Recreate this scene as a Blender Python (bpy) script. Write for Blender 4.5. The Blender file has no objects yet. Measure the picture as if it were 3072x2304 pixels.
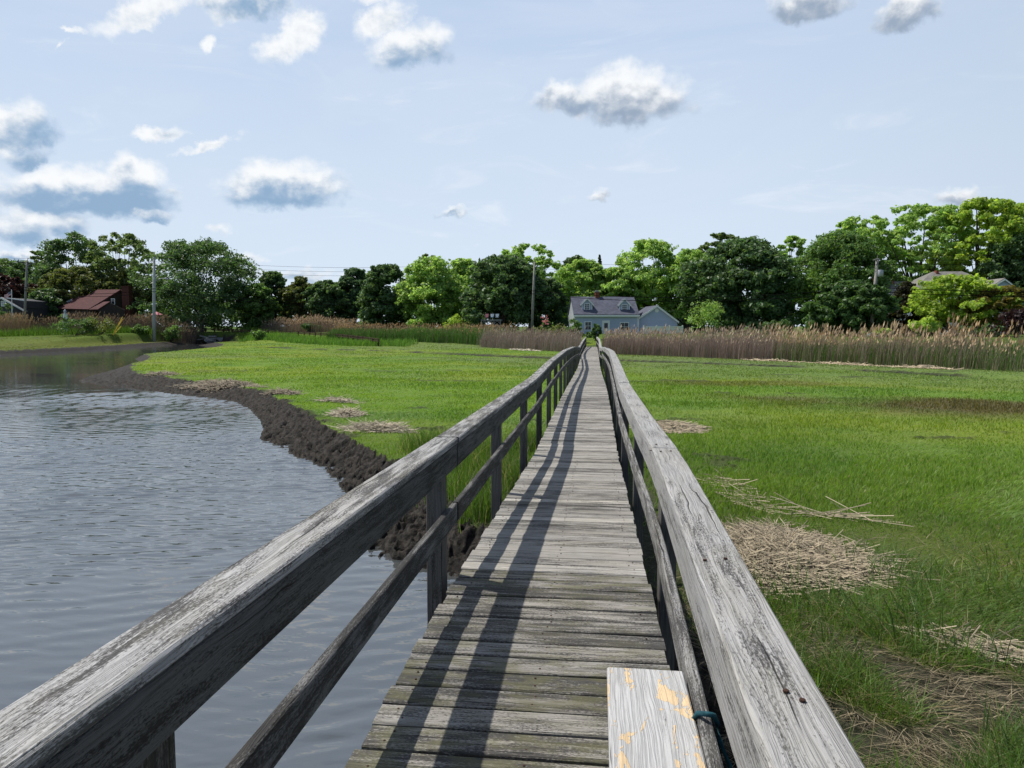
import bpy, math, random
import numpy as np
from mathutils import Vector, Matrix
random.seed(7); RNG = np.random.default_rng(7)
S = bpy.context.scene
COL = S.collection
PI = math.pi

# ------------------------------------------------------------------ camera model (photograph 3072 x 2304)
F = 2130.; CX, CY = 1536., 1152.
PITCH = math.atan((1152 - 979) / F); HEAD = math.atan(241.6 / F * math.cos(PITCH))
EYE = 2.35
CAM = np.array([0.23, 0, EYE])
FW = np.array([-math.sin(HEAD) * math.cos(PITCH), math.cos(HEAD) * math.cos(PITCH), -math.sin(PITCH)])
RT = np.array([math.cos(HEAD), math.sin(HEAD), 0]); UP = np.cross(RT, FW)
def ray(x, y): return FW + RT * (x - CX) / F + UP * (CY - y) / F
def at(x, y, Y):
    d = ray(x, y); return CAM + d * Y / d[1]
def gz(x, y, z):
    d = ray(x, y); return CAM + d * (z - EYE) / d[2]
K = 2304 / 1659.
SUN = Vector((-0.52, 0.22, 0.88)).normalized()

# ------------------------------------------------------------------ helpers
def tag(o, label=None, cat=None, group=None, kind=None):
    if label: o['label'] = label
    if cat: o['category'] = cat
    if group: o['group'] = group
    if kind: o['kind'] = kind
    return o
def empty(name, loc, label, cat, group=None):
    o = bpy.data.objects.new(name, None); COL.objects.link(o); o.location = loc
    o.empty_display_size = .2
    bpy.context.view_layer.update()
    return tag(o, label, cat, group)
def link(name, me, mats, parent=None):
    o = bpy.data.objects.new(name, me); COL.objects.link(o)
    for m in (mats if isinstance(mats, (list, tuple)) else [mats]): me.materials.append(m)
    if parent is not None:
        o.parent = parent
        M = Matrix.Translation(parent.location)
        p = parent
        while p.parent is not None:
            p = p.parent; M = Matrix.Translation(p.location) @ M
        o.matrix_parent_inverse = M.inverted() if parent.type == 'EMPTY' else Matrix.Identity(4)
    return o

def np_mesh(name, V, quads=None, tris=None, col=None, smooth=False):
    """mesh from numpy arrays: V (n,3), quads (m,4), tris (k,3), col (n,4)"""
    me = bpy.data.meshes.new(name)
    V = np.asarray(V, np.float32)
    me.vertices.add(len(V)); me.vertices.foreach_set('co', V.ravel())
    idx = []; tot = []
    if quads is not None and len(quads):
        idx.append(np.asarray(quads, np.int32).ravel()); tot.append(np.full(len(quads), 4, np.int32))
    if tris is not None and len(tris):
        idx.append(np.asarray(tris, np.int32).ravel()); tot.append(np.full(len(tris), 3, np.int32))
    idx = np.concatenate(idx); tot = np.concatenate(tot)
    st = np.concatenate([[0], np.cumsum(tot)[:-1]]).astype(np.int32)
    me.loops.add(len(idx)); me.loops.foreach_set('vertex_index', idx)
    me.polygons.add(len(tot)); me.polygons.foreach_set('loop_start', st)
    me.polygons.foreach_set('loop_total', tot)
    if smooth: me.polygons.foreach_set('use_smooth', np.ones(len(tot), bool))
    if col is not None:
        a = me.color_attributes.new('Col', 'FLOAT_COLOR', 'POINT')
        c = np.ones((len(V), 4), np.float32); c[:, :np.asarray(col).shape[1]] = col
        a.data.foreach_set('color', c.ravel())
    me.update(calc_edges=True); me.validate()
    return me

class MB:
    """collects shapes for ONE mesh; uv: u along the grain, v round the section"""
    def __init__(s): s.v = []; s.f = []; s.uv = []; s.c = []; s.mi = []
    def add(s, vs, fs, uvs=None, c=(.5, 0, .5), mi=0):
        b = len(s.v); s.v += [tuple(map(float, v)) for v in vs]; s.c += [c] * len(vs)
        for k, f in enumerate(fs):
            s.f.append([b + i for i in f]); s.mi.append(mi)
            s.uv.append(uvs[k] if uvs else [(0, 0)] * len(f))
    def beam(s, pts, w, t, up=(0, 0, 1), ch=.004, c=(.5, 0, .5), mi=0):
        pts = [Vector(p) for p in pts]; up = Vector(up); n = len(pts)
        ws = w if isinstance(w, (list, tuple)) else [w] * n
        ts = t if isinstance(t, (list, tuple)) else [t] * n
        vs = []; L = [0]
        for i in range(1, n): L.append(L[-1] + (pts[i] - pts[i - 1]).length)
        ou, ov = random.random() * 40, random.random() * 9
        per = None
        for i in range(n):
            d = (pts[min(i + 1, n - 1)] - pts[max(i - 1, 0)]).normalized()
            side = d.cross(up).normalized(); u2 = side.cross(d).normalized()
            a, b = ws[i] / 2, ts[i] / 2
            if ch > 0: sec = [(-a + ch, b), (a - ch, b), (a, b - ch), (a, -b + ch), (a - ch, -b), (-a + ch, -b), (-a, -b + ch), (-a, b - ch)]
            else: sec = [(-a, b), (a, b), (a, -b), (-a, -b)]
            if per is None:
                per = [0]
                for j in range(len(sec)):
                    q, r = sec[j], sec[(j + 1) % len(sec)]
                    per.append(per[-1] + math.hypot(q[0] - r[0], q[1] - r[1]))
            vs += [pts[i] + side * x + u2 * y for x, y in sec]
        m = len(sec); fs = []; uvs = []
        for i in range(n - 1):
            for j in range(m):
                k = (j + 1) % m
                fs.append([i * m + j, i * m + k, (i + 1) * m + k, (i + 1) * m + j])
                uvs.append([(L[i] + ou, per[j] + ov), (L[i] + ou, per[j + 1] + ov), (L[i + 1] + ou, per[j + 1] + ov), (L[i + 1] + ou, per[j] + ov)])
        fs.append(list(range(m - 1, -1, -1))); uvs.append([(ou + .01 * j, ov) for j in range(m)])
        fs.append([(n - 1) * m + j for j in range(m)]); uvs.append([(ou + .01 * j, ov) for j in range(m)])
        s.add(vs, fs, uvs, c, mi)
    def box(s, lo, hi, M=None, c=(.5, 0, .5), mi=0):
        x0, y0, z0 = lo; x1, y1, z1 = hi
        vs = [Vector(p) for p in ((x0, y0, z0), (x1, y0, z0), (x1, y1, z0), (x0, y1, z0), (x0, y0, z1), (x1, y0, z1), (x1, y1, z1), (x0, y1, z1))]
        w = vs if M is None else [M @ v for v in vs]
        fs = [[0, 3, 2, 1], [4, 5, 6, 7], [0, 1, 5, 4], [1, 2, 6, 5], [2, 3, 7, 6], [3, 0, 4, 7]]
        def u(f):
            q = [vs[i] for i in f]
            sp = [max(p[k] for p in q) - min(p[k] for p in q) for k in range(3)]
            k = sp.index(min(sp)); ax = [i for i in range(3) if i != k]
            return [(p[ax[0]], p[ax[1]]) for p in q]
        s.add(w, fs, [u(f) for f in fs], c, mi)
    def poly(s, pts, th, M=None, c=(.5, 0, .5), mi=0, nrm=None):
        """flat polygon extruded by th along nrm (default its normal)"""
        P = [Vector(p) for p in pts]
        N = Vector(nrm) if nrm is not None else (P[1] - P[0]).cross(P[-1] - P[0]).normalized()
        if M is not None: P = [M @ p for p in P]; N = (M.to_3x3() @ N)
        n = len(P); vs = P + [p + N * th for p in P]
        e0 = (P[1] - P[0]).normalized(); e1 = N.cross(e0).normalized()
        q = lambda p: ((p - P[0]).dot(e0), (p - P[0]).dot(e1))
        fs = [list(range(n - 1, -1, -1)), list(range(n, 2 * n))] + [[i, (i + 1) % n, n + (i + 1) % n, n + i] for i in range(n)]
        s.add(vs, fs, [[q(vs[i]) for i in f] for f in fs], c, mi)
    def tube(s, pts, rad, seg=8, c=(.5, 0, .5), mi=0):
        pts = [Vector(p) for p in pts]; n = len(pts)
        rs = rad if isinstance(rad, (list, tuple)) else [rad] * n
        vs = []; L = [0]
        for i in range(1, n): L.append(L[-1] + (pts[i] - pts[i - 1]).length)
        for i in range(n):
            d = (pts[min(i + 1, n - 1)] - pts[max(i - 1, 0)])
            d = d.normalized() if d.length > 1e-9 else Vector((0, 0, 1))
            a = d.cross(Vector((0, 0, 1)) if abs(d.z) < .9 else Vector((0, 1, 0))).normalized(); b = a.cross(d)
            for j in range(seg):
                t = 2 * PI * j / seg; vs.append(pts[i] + (a * math.cos(t) + b * math.sin(t)) * rs[i])
        fs = []; uvs = []; ou = random.random() * 20
        for i in range(n - 1):
            for j in range(seg):
                k = (j + 1) % seg
                fs.append([i * seg + j, (i + 1) * seg + j, (i + 1) * seg + k, i * seg + k])
                w = 2 * PI * rs[i] / seg
                uvs.append([(L[i] + ou, j * w), (L[i + 1] + ou, j * w), (L[i + 1] + ou, (j + 1) * w), (L[i] + ou, (j + 1) * w)])
        fs.append(list(range(seg))); uvs.append([(0, 0)] * seg)
        fs.append([(n - 1) * seg + j for j in range(seg - 1, -1, -1)]); uvs.append([(0, 0)] * seg)
        s.add(vs, fs, uvs, c, mi)
    def lathe(s, prof, org, seg=16, c=(.5, 0, .5), mi=0, M=None):
        vs = []
        for r, z in prof:
            for j in range(seg):
                t = 2 * PI * j / seg; p = Vector((r * math.cos(t), r * math.sin(t), z))
                vs.append((M @ p if M is not None else p) + Vector(org))
        fs = [[i * seg + j, i * seg + (j + 1) % seg, (i + 1) * seg + (j + 1) % seg, (i + 1) * seg + j] for i in range(len(prof) - 1) for j in range(seg)]
        fs.append(list(range(seg - 1, -1, -1))); fs.append([(len(prof) - 1) * seg + j for j in range(seg)])
        s.add(vs, fs, None, c, mi)
    def build(s, name, mats, parent=None, smooth=False):
        me = bpy.data.meshes.new(name); me.from_pydata(s.v, [], s.f)
        uv = me.uv_layers.new(name='UVMap')
        uv.data.foreach_set('uv', np.array([q for f in s.uv for q in f], np.float32).ravel())
        a = me.color_attributes.new('Col', 'FLOAT_COLOR', 'POINT')
        a.data.foreach_set('color', np.array([tuple(c[:3]) + (1,) for c in s.c], np.float32).ravel())
        me.polygons.foreach_set('material_index', s.mi)
        if smooth: me.polygons.foreach_set('use_smooth', [True] * len(me.polygons))
        me.update()
        return link(name, me, mats, parent)

# ------------------------------------------------------------------ node helpers
def new_mat(name):
    m = bpy.data.materials.new(name); m.use_nodes = True
    nt = m.node_tree; nt.nodes.clear()
    out = nt.nodes.new('ShaderNodeOutputMaterial')
    return m, nt, out
class G:
    def __init__(s, nt): s.nt = nt
    def n(s, t, **kw):
        o = s.nt.nodes.new(t)
        for k, v in kw.items(): setattr(o, k, v)
        return o
    def set(s, sock, v):
        if hasattr(v, 'is_output'): s.nt.links.new(v, sock)
        elif isinstance(v, (tuple, list)) and sock.type == 'RGBA': sock.default_value = tuple(v[:3]) + (1,)
        else: sock.default_value = v
    def m(s, op, a, b=0., c=None, clamp=False):
        o = s.n('ShaderNodeMath', operation=op, use_clamp=clamp)
        s.set(o.inputs[0], a); s.set(o.inputs[1], b)
        if c is not None: s.set(o.inputs[2], c)
        return o.outputs[0]
    def mix(s, f, a, b, mode='MIX'):
        o = s.n('ShaderNodeMix', data_type='RGBA', blend_type=mode)
        s.set(o.inputs[0], f); s.set(o.inputs[6], a); s.set(o.inputs[7], b)
        return o.outputs[2]
    def fmix(s, f, a, b):
        o = s.n('ShaderNodeMix', data_type='FLOAT')
        s.set(o.inputs[0], f); s.set(o.inputs[2], a); s.set(o.inputs[3], b)
        return o.outputs[0]
    def ss(s, v, a, b, lo=0., hi=1.):
        o = s.n('ShaderNodeMapRange', interpolation_type='SMOOTHSTEP')
        s.set(o.inputs[0], v); o.inputs[1].default_value = a; o.inputs[2].default_value = b
        o.inputs[3].default_value = lo; o.inputs[4].default_value = hi
        return o.outputs[0]
    def noise(s, vec, scale=1., detail=2., rough=.5, dist=0., dim='3D'):
        o = s.n('ShaderNodeTexNoise', noise_dimensions=dim)
        if vec is not None: s.set(o.inputs['Vector'], vec)
        o.inputs['Scale'].default_value = scale; o.inputs['Detail'].default_value = detail
        o.inputs['Roughness'].default_value = rough; o.inputs['Distortion'].default_value = dist
        return o.outputs[0]
    def scale(s, vec, v):
        o = s.n('ShaderNodeMapping'); s.set(o.inputs[0], vec); o.inputs['Scale'].default_value = v
        return o.outputs[0]
    def uv(s): return s.n('ShaderNodeTexCoord').outputs['UV']
    def obj(s): return s.n('ShaderNodeTexCoord').outputs['Object']
    def pos(s): return s.n('ShaderNodeNewGeometry').outputs['Position']
    def attr(s, name='Col'): return s.n('ShaderNodeAttribute', attribute_name=name)
    def sep(s, v):
        o = s.n('ShaderNodeSeparateXYZ'); s.set(o.inputs[0], v); return o.outputs
    def comb(s, x, y, z=0.):
        o = s.n('ShaderNodeCombineXYZ'); s.set(o.inputs[0], x); s.set(o.inputs[1], y); s.set(o.inputs[2], z); return o.outputs[0]
    def bump(s, h, st=.3, d=.01):
        o = s.n('ShaderNodeBump'); s.set(o.inputs['Height'], h); o.inputs['Strength'].default_value = st
        o.inputs['Distance'].default_value = d; return o.outputs[0]
    def bsdf(s, col, rough=.8, spec=.3, normal=None, metal=0.):
        o = s.n('ShaderNodeBsdfPrincipled'); s.set(o.inputs['Base Color'], col); s.set(o.inputs['Roughness'], rough)
        o.inputs['Specular IOR Level'].default_value = spec; o.inputs['Metallic'].default_value = metal
        if normal is not None: s.set(o.inputs['Normal'], normal)
        return o.outputs[0]

def wood(name, light=(.36, .345, .33), dark=(.075, .07, .068), stain=.5, moss=(.17, .165, .085), paint=None):
    m, nt, out = new_mat(name); g = G(nt)
    uv = g.uv(); at_ = g.attr(); tone, mo, rn = g.sep(at_.outputs['Vector'])[:3]
    x, y, _ = g.sep(uv)
    warp = g.noise(g.scale(uv, (1.4, 7, 1)), 1, 3, .55)
    knot = g.noise(g.scale(uv, (3.2, 16, 1)), 1, 1, .4)
    y2 = g.m('ADD', y, g.m('ADD', g.m('MULTIPLY', g.m('SUBTRACT', warp, .5), .07), g.m('MULTIPLY', g.ss(knot, .62, .85), .03)))
    v2 = g.comb(x, y2, 0.)
    grain = g.noise(g.scale(v2, (2.2, 150, 1)), 1, 3, .7)
    fine = g.noise(g.scale(v2, (9, 520, 1)), 1, 2, .65)
    gr = g.ss(grain, .34, .58)
    f = g.m('ADD', g.m('MULTIPLY', gr, .68), g.m('MULTIPLY', g.ss(fine, .32, .66), .32))
    big = g.noise(g.scale(uv, (1.7, 5, 1)), 1, 3, .6)
    base = g.mix(f, tuple((.72 if paint else (.36 if stain > .5 else .5)) * c for c in light), tuple(1.12 * c for c in light))
    tintv = g.noise(g.scale(uv, (.9, 3, 1)), 1, 2, .5)
    base = g.mix(g.m('MULTIPLY', g.ss(tintv, .4, .7), .35), base, tuple(c * k for c, k in zip(light, (.96, .91, .80))))
    # mildew: fine specks gathered in streaky patches; vertex channel B says how much
    blot = g.noise(g.scale(v2, (3.2, 30, 1)), 1, 5, .7)
    speck = g.noise(g.scale(uv, (70, 210, 1)), 1, 3, .75)
    md = g.m('ADD', g.m('ADD', g.m('MULTIPLY', blot, .85), g.m('MULTIPLY', big, .45)), g.m('ADD', g.m('MULTIPLY', g.m('SUBTRACT', speck, .5), .75), g.m('MULTIPLY', rn, .28)))
    dk = g.ss(md, .87 - .12 * stain, 1.03 - .12 * stain)
    base = g.mix(g.m('MULTIPLY', dk, .9), base, dark)
    crack = g.ss(g.noise(g.scale(v2, (.9, 85, 1)), 1, 1, .4), (.675 if stain > .5 else .70), (.71 if stain > .5 else .73))
    base = g.mix(g.m('MULTIPLY', crack, .9), base, (.022, .02, .019))
    mm = g.m('MULTIPLY', g.ss(g.noise(g.scale(uv, (5, 14, 1)), 1, 4, .6), .42, .62), mo)
    base = g.mix(mm, base, moss)
    lich = g.m('MULTIPLY', g.ss(g.noise(g.scale(uv, (26, 60, 1)), 1, 3, .6), .62, .70), g.ss(big, .5, .65))
    base = g.mix(g.m('MULTIPLY', lich, .5), base, (.46, .47, .38))
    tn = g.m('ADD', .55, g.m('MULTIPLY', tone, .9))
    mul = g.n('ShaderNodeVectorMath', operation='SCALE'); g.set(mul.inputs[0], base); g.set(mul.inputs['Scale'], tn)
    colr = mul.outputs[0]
    h = g.m('SUBTRACT', g.m('ADD', g.m('MULTIPLY', gr, .7), g.m('MULTIPLY', fine, .3)), g.m('MULTIPLY', crack, 1.4))
    if paint:
        pn = g.noise(g.scale(uv, (8.0, 15, 1)), 1, 5, .62, .6)
        big = g.noise(g.scale(uv, (2.2, 4, 1)), 1, 1, .5)
        pm = g.ss(g.m('ADD', g.m('MULTIPLY', pn, .75), g.m('MULTIPLY', big, .35)), .60, .612)
        colr = g.mix(pm, colr, g.mix(g.noise(g.scale(uv, (30, 60, 1)), 1, 3, .7), tuple(c * .72 for c in paint), tuple(min(1, c * 1.12) for c in paint)))
        h = g.m('ADD', h, g.m('MULTIPLY', pm, .8))
    s = g.bsdf(colr, .82, .25, g.bump(h, .7, .004))
    nt.links.new(s, out.inputs[0]); return m

def veg(name, trans=.35, tr_tint=(1.5, 1.45, .6), rough=.55, spec=.25, var=.3):
    m, nt, out = new_mat(name); g = G(nt)
    c = g.attr().outputs['Color']
    nz = g.noise(g.pos(), 1.7, 2, .6)
    k = g.n('ShaderNodeVectorMath', operation='SCALE'); g.set(k.inputs[0], c); g.set(k.inputs['Scale'], g.m('ADD', 1 - var / 2, g.m('MULTIPLY', nz, var)))
    d = g.bsdf(k.outputs[0], rough, spec)
    t = g.n('ShaderNodeBsdfTranslucent')
    g.set(t.inputs[0], g.mix(1., k.outputs[0], tr_tint, 'MULTIPLY'))
    mx = g.n('ShaderNodeMixShader'); mx.inputs[0].default_value = trans
    nt.links.new(d, mx.inputs[1]); nt.links.new(t.outputs[0], mx.inputs[2]); nt.links.new(mx.outputs[0], out.inputs[0])
    return m

def plain(name, col, rough=.7, spec=.3, var=.25, sc=3., bump=0., metal=0., col2=None):
    m, nt, out = new_mat(name); g = G(nt)
    nz = g.noise(g.obj(), sc, 5, .65)
    c2 = col2 or tuple(c * (1 - var) for c in col)
    base = g.mix(g.ss(nz, .32, .68), c2, col)
    nrm = g.bump(nz, .5, bump) if bump else None
    nt.links.new(g.bsdf(base, rough, spec, nrm, metal), out.inputs[0]); return m

def siding(name, col, pitch=.11, vertical=False, gap=.6):
    m, nt, out = new_mat(name); g = G(nt)
    x, y, z = g.sep(g.obj())
    q = g.m('ADD', x, g.m('MULTIPLY', y, .7)) if vertical else z
    fr = g.m('FRACT', g.m('DIVIDE', q, pitch))
    line = g.ss(fr, .0, .14)
    row = g.m('FLOOR', g.m('DIVIDE', q, pitch))
    wn = g.n('ShaderNodeTexWhiteNoise', noise_dimensions='1D'); g.set(wn.inputs['W'], row)
    nz = g.noise(g.obj(), 2.2, 4, .6)
    base = g.mix(g.m('ADD', g.m('MULTIPLY', wn.outputs[0], .25), g.m('MULTIPLY', nz, .5)), tuple(c * .78 for c in col), tuple(c * 1.12 for c in col))
    base = g.mix(line, tuple(c * gap for c in col), base)
    nt.links.new(g.bsdf(base, .7, .25, g.bump(fr, .5, .012)), out.inputs[0]); return m

def shingle(name, col, rows=.14, w=.3):
    m, nt, out = new_mat(name); g = G(nt)
    br = g.n('ShaderNodeTexBrick'); g.set(br.inputs['Vector'], g.uv())
    br.inputs['Scale'].default_value = 1; br.inputs['Brick Width'].default_value = w; br.inputs['Row Height'].default_value = rows
    br.inputs['Mortar Size'].default_value = .008; br.inputs['Color1'].default_value = tuple(c * .75 for c in col) + (1,)
    br.inputs['Color2'].default_value = tuple(c * 1.2 for c in col) + (1,); br.inputs['Mortar'].default_value = tuple(c * .45 for c in col) + (1,)
    nz = g.noise(g.obj(), 1.4, 5, .65)
    base = g.mix(g.m('MULTIPLY', g.ss(nz, .4, .7), .4), br.outputs[0], tuple(min(1, c * 1.5) for c in col))
    nt.links.new(g.bsdf(base, .9, .2), out.inputs[0]); return m

M = {}
M['deck'] = wood('deck_wood', (.425, .405, .38), (.05, .047, .044), .8)
M['rail'] = wood('rail_wood', (.42, .415, .415), (.05, .047, .047), .45, moss=(.24, .23, .14))
M['post'] = wood('post_wood', (.12, .115, .113), (.03, .029, .029), .8)
M['bench'] = wood('bench_wood', (.44, .44, .445), (.09, .085, .08), .25, paint=(.70, .53, .33))
M['leaf'] = veg('leaf', .46, (1.4, 1.4, .7), .5, .4)
M['young_leaf'] = veg('young_leaf', .6, (1.25, 1.25, .7), .5, .4)
M['blade'] = veg('grass_blade', .45, (1.35, 1.35, .6), .5, .3, .5)
M['reed'] = veg('reed', .25, (1.2, 1.05, .8), .7, .2, .3)
M['straw'] = veg('straw', .1, (1.1, 1, .8), .75, .2, .4)
M['bark'] = plain('bark', (.10, .085, .07), .9, .1, .5, 6, .02)
M['siding'] = siding('blue_grey_siding', (.43, .50, .68), .13, gap=.75)
M['shake'] = siding('white_shingle', (.40, .44, .47), .16, gap=.5)
M['roof'] = shingle('slate_roof', (.095, .10, .135))
M['red_roof'] = shingle('red_brown_roof', (.085, .034, .034))  # base colour lowered to carry the cloud shadow over this roof
M['grey_roof'] = shingle('grey_roof', (.20, .19, .18))
M['brown_board'] = siding('dark_board', (.055, .042, .036), .2, True, .5)
M['dark_shake'] = siding('dark_shingle', (.05, .052, .06), .15, gap=.6)
M['white'] = plain('white_paint', (.80, .81, .82), .5, .4, .08, 4)
M['glass'] = plain('window_glass', (.03, .04, .055), .08, .6, .3, 2)
M['pale_glass'] = plain('pale_glass', (.35, .40, .46), .12, .6, .3, 2)
M['brick'] = plain('brick', (.26, .09, .06), .9, .1, .4, 9)
M['dark_brick'] = plain('dark_brick', (.12, .05, .042), .9, .1, .4, 9)
M['concrete'] = plain('concrete', (.36, .36, .36), .9, .2, .45, 2.5, .02)
M['rock'] = plain('rock', (.30, .29, .28), .9, .2, .5, 3, .05)
M['pale_rock'] = plain('pale_rock', (.55, .45, .34), .9, .2, .4, 5, .03)
M['rust'] = plain('rust', (.075, .038, .03), .85, .2, .5, 3)
M['metal'] = plain('galvanised', (.45, .46, .48), .45, .5, .2, 5, 0, .4)
M['pole'] = wood('pole_wood', (.30, .29, .27), (.10, .09, .08), .4)
M['pole_pale'] = wood('pale_pole_wood', (.52, .55, .56), (.20, .21, .2), .4)
M['wire'] = plain('wire', (.008, .008, .008), .9, 0., .1)
M['yellow'] = plain('yellow_guard', (.75, .50, .02), .5, .4, .15)
M['rope'] = plain('teal_rope', (.018, .085, .11), .8, .2, .5, 60, .004)
M['pink'] = plain('pink_fabric', (.62, .25, .28), .8, .2, .3, 4)
M['flag_red'] = plain('flag_red', (.42, .03, .04), .8, .1, .2)
M['flag_white'] = plain('flag_white', (.78, .78, .80), .8, .1, .1)
M['flag_blue'] = plain('flag_blue', (.02, .03, .14), .8, .1, .2)
M['black'] = plain('black_metal', (.02, .02, .022), .6, .3, .2)
M['nail'] = plain('rusty_nail', (.06, .03, .02), .8, .2, .3)
M['blue_item'] = plain('blue_fabric', (.05, .25, .38), .7, .2, .2)
M['screw'] = M['nail']

# ------------------------------------------------------------------ numpy noise
def _h(ix, iy, s):
    n = (ix.astype(np.int64) * 374761393 + iy.astype(np.int64) * 668265263 + s * 1442695041) & 0xffffffff
    n = ((n ^ (n >> 13)) * 1274126177) & 0xffffffff
    return ((n ^ (n >> 16)) & 0xffff) / 65535.
def vn(x, y, s=0):
    ix, iy = np.floor(x), np.floor(y); fx, fy = x - ix, y - iy
    fx = fx * fx * (3 - 2 * fx); fy = fy * fy * (3 - 2 * fy)
    a, b, c, d = _h(ix, iy, s), _h(ix + 1, iy, s), _h(ix, iy + 1, s), _h(ix + 1, iy + 1, s)
    return (a * (1 - fx) + b * fx) * (1 - fy) + (c * (1 - fx) + d * fx) * fy
def fbm(x, y, o=4, s=0):
    v = 0; a = .5; t = 0
    for i in range(o):
        v = v + a * vn(x * 2 ** i, y * 2 ** i, s + i * 17); t += a; a *= .5
    return v / t
def sm(x, a, b):
    t = np.clip((x - a) / (b - a), 0, 1); return t * t * (3 - 2 * t)

# ------------------------------------------------------------------ terrain
WAT = np.array([(-200, -60), (-200, 60), (-75, 60.5), (-57, 62.7), (-57, 69), (-57.3, 76), (-58.5, 86.5), (-61, 95), (-62.5, 107.6), (-58.5, 107.6), (-57, 98), (-51, 92), (-46.5, 84), (-43.5, 77), (-40.5, 65), (-38.8, 56.8), (-35, 52), (-32, 47), (-30, 42), (-27.8, 37), (-26, 33.6), (-22, 30.5), (-18.5, 28.4), (-16, 26.8), (-13.1, 25), (-11.2, 22.6), (-9.68, 20.2), (-8.65, 18.3), (-7.92, 16.6), (-6.9, 15.5), (-6.05, 14.4), (-5, 13.3), (-3.9, 11.4), (-3.1, 9.8), (-2.45, 8.2), (-1.5, 7.7), (-.6, 7.2), (.3, 5.5), (.8, 3), (1.0, 0), (1.4, -5), (3, -60)], float)
MAR = np.array([(-210, -70), (-210, 61), (-75, 61.6), (-57.8, 63.8), (-57.8, 69.5), (-58.3, 76.6), (-60.8, 88), (-63.5, 96), (-64.8, 107.8), (-56.6, 107.8), (-55, 99), (-50.3, 92.6), (-45.7, 84.4), (-42.7, 77.4), (-39.7, 65), (-38.0, 57), (-34.3, 52.3), (-31.2, 47.3), (-29.0, 42.3), (-25.4, 37.0), (-22.6, 33.4), (-20, 31.4), (-17.5, 29.3), (-15.4, 28.0), (-12.2, 25.15), (-9.8, 21.9), (-8.0, 19.1), (-6.55, 16.9), (-5.15, 14.8), (-3.55, 12.4), (-2.2, 10), (-1.45, 8.8), (-1.15, 8.1), (-.5, 7.8), (.9, 6.2), (1.3, 3.4), (1.5, 0), (2, -5), (4, -70)], float)
def pdist(P, poly):
    """unsigned distance to polygon edges and inside flag"""
    d = np.full(len(P), 1e9); ins = np.zeros(len(P), bool)
    for i in range(len(poly)):
        a, b = poly[i], poly[(i + 1) % len(poly)]
        e = b - a; w = P - a
        t = np.clip((w @ e) / (e @ e), 0, 1)
        d = np.minimum(d, np.hypot(*(w - t[:, None] * e).T))
        c = (a[1] > P[:, 1]) != (b[1] > P[:, 1])
        with np.errstate(divide='ignore', invalid='ignore'):
            xx = a[0] + (P[:, 1] - a[1]) * e[0] / e[1]
        ins ^= c & (P[:, 0] < xx)
    return d, ins
def ldist(P, line):
    d = np.full(len(P), 1e9)
    for a, b in zip(line[:-1], line[1:]):
        a, b = np.array(a, float), np.array(b, float); e = b - a; w = P - a
        t = np.clip((w @ e) / (e @ e), 0, 1)
        d = np.minimum(d, np.hypot(*(w - t[:, None] * e).T))
    return d
UPX = np.array([(-140, 74, 22), (-68, 74, 26), (-65.5, 105.5, 3.5), (-54, 105.5, 3.5), (-48, 94, 16), (-25, 78, 28), (-11, 74, 26), (-2, 66, 25), (5, 60, 24), (21, 42, 25), (45, 30, 25)], float)
DITCH1 = [(-36, 77), (-27, 71), (-18, 66), (-10, 59), (-3.5, 53.8), (-1, 52)]
DITCH2 = [(1.5, 51), (4, 49), (8, 46.5), (12, 43.5), (17, 37.5), (20.4, 33.7), (24, 30)]
WL = -.42
def upland(x, y):
    y0 = np.interp(x, UPX[:, 0], UPX[:, 1]); w = np.interp(x, UPX[:, 0], UPX[:, 2])
    return sm((y - y0) / w, 0, 1)
def terrain(P, rough=True):
    x, y = P[:, 0], P[:, 1]
    dw, iw = pdist(P, WAT); dm, im = pdist(P, MAR)
    wob = (fbm(x * .9, y * .9, 3, 5) - .5)
    z = .05 * (fbm(x * .35, y * .35, 3, 3) - .5) + 1.38 * upland(x, y)
    t = dm / (dm + dw + 1e-6)
    mud = im & ~iw
    tt = np.clip(t + wob * .5 * np.minimum(1, dm), 0, 1)
    z = np.where(mud, z + (WL - .02) * tt ** .85, z)
    z = np.where(iw, WL - .02 - np.minimum(.75, dw * .22), z)
    mm = np.where(mud, 1., np.where(iw, 1., 0.))
    # ragged marsh edge
    edge = sm(dm, .55, 0.) * (~im) * sm(fbm(x * 1.3, y * 1.3, 3, 9), .42, .62)
    mm = np.maximum(mm, edge * .9)
    for L, wd in ((DITCH1, 1.7), (DITCH2, 1.25)):
        d = ldist(P, L) + (fbm(x * .5, y * .5, 3, 21) - .5) * .9
        k = sm(d, wd, wd * .45)
        z = z - .42 * k; mm = np.maximum(mm, sm(d, wd * 1.15, wd * .8) * sm(fbm(x * .3, y * .3, 2, 33), .30, .48))
    panne = (~im) * sm(fbm(x * .42, y * .7, 4, 203), .71, .77) * sm(np.hypot(x, y), 9, 14)
    mm = np.maximum(mm, panne * .6)
    if rough:
        lump = (np.abs(fbm(x * 5.4, y * 5.4, 2, 41) - .5) * 2)
        lump2 = np.abs(vn(x * 11, y * 11, 47) - .5) * 2
        near = sm(np.hypot(x, y), 70, 25)
        z = z + mm * (~iw) * near * (.10 - .20 * lump - .12 * lump2)
    return z, mm, im, iw, dm
def gh(x, y):
    return float(terrain(np.array([[x, y]], float), False)[0][0])

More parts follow.
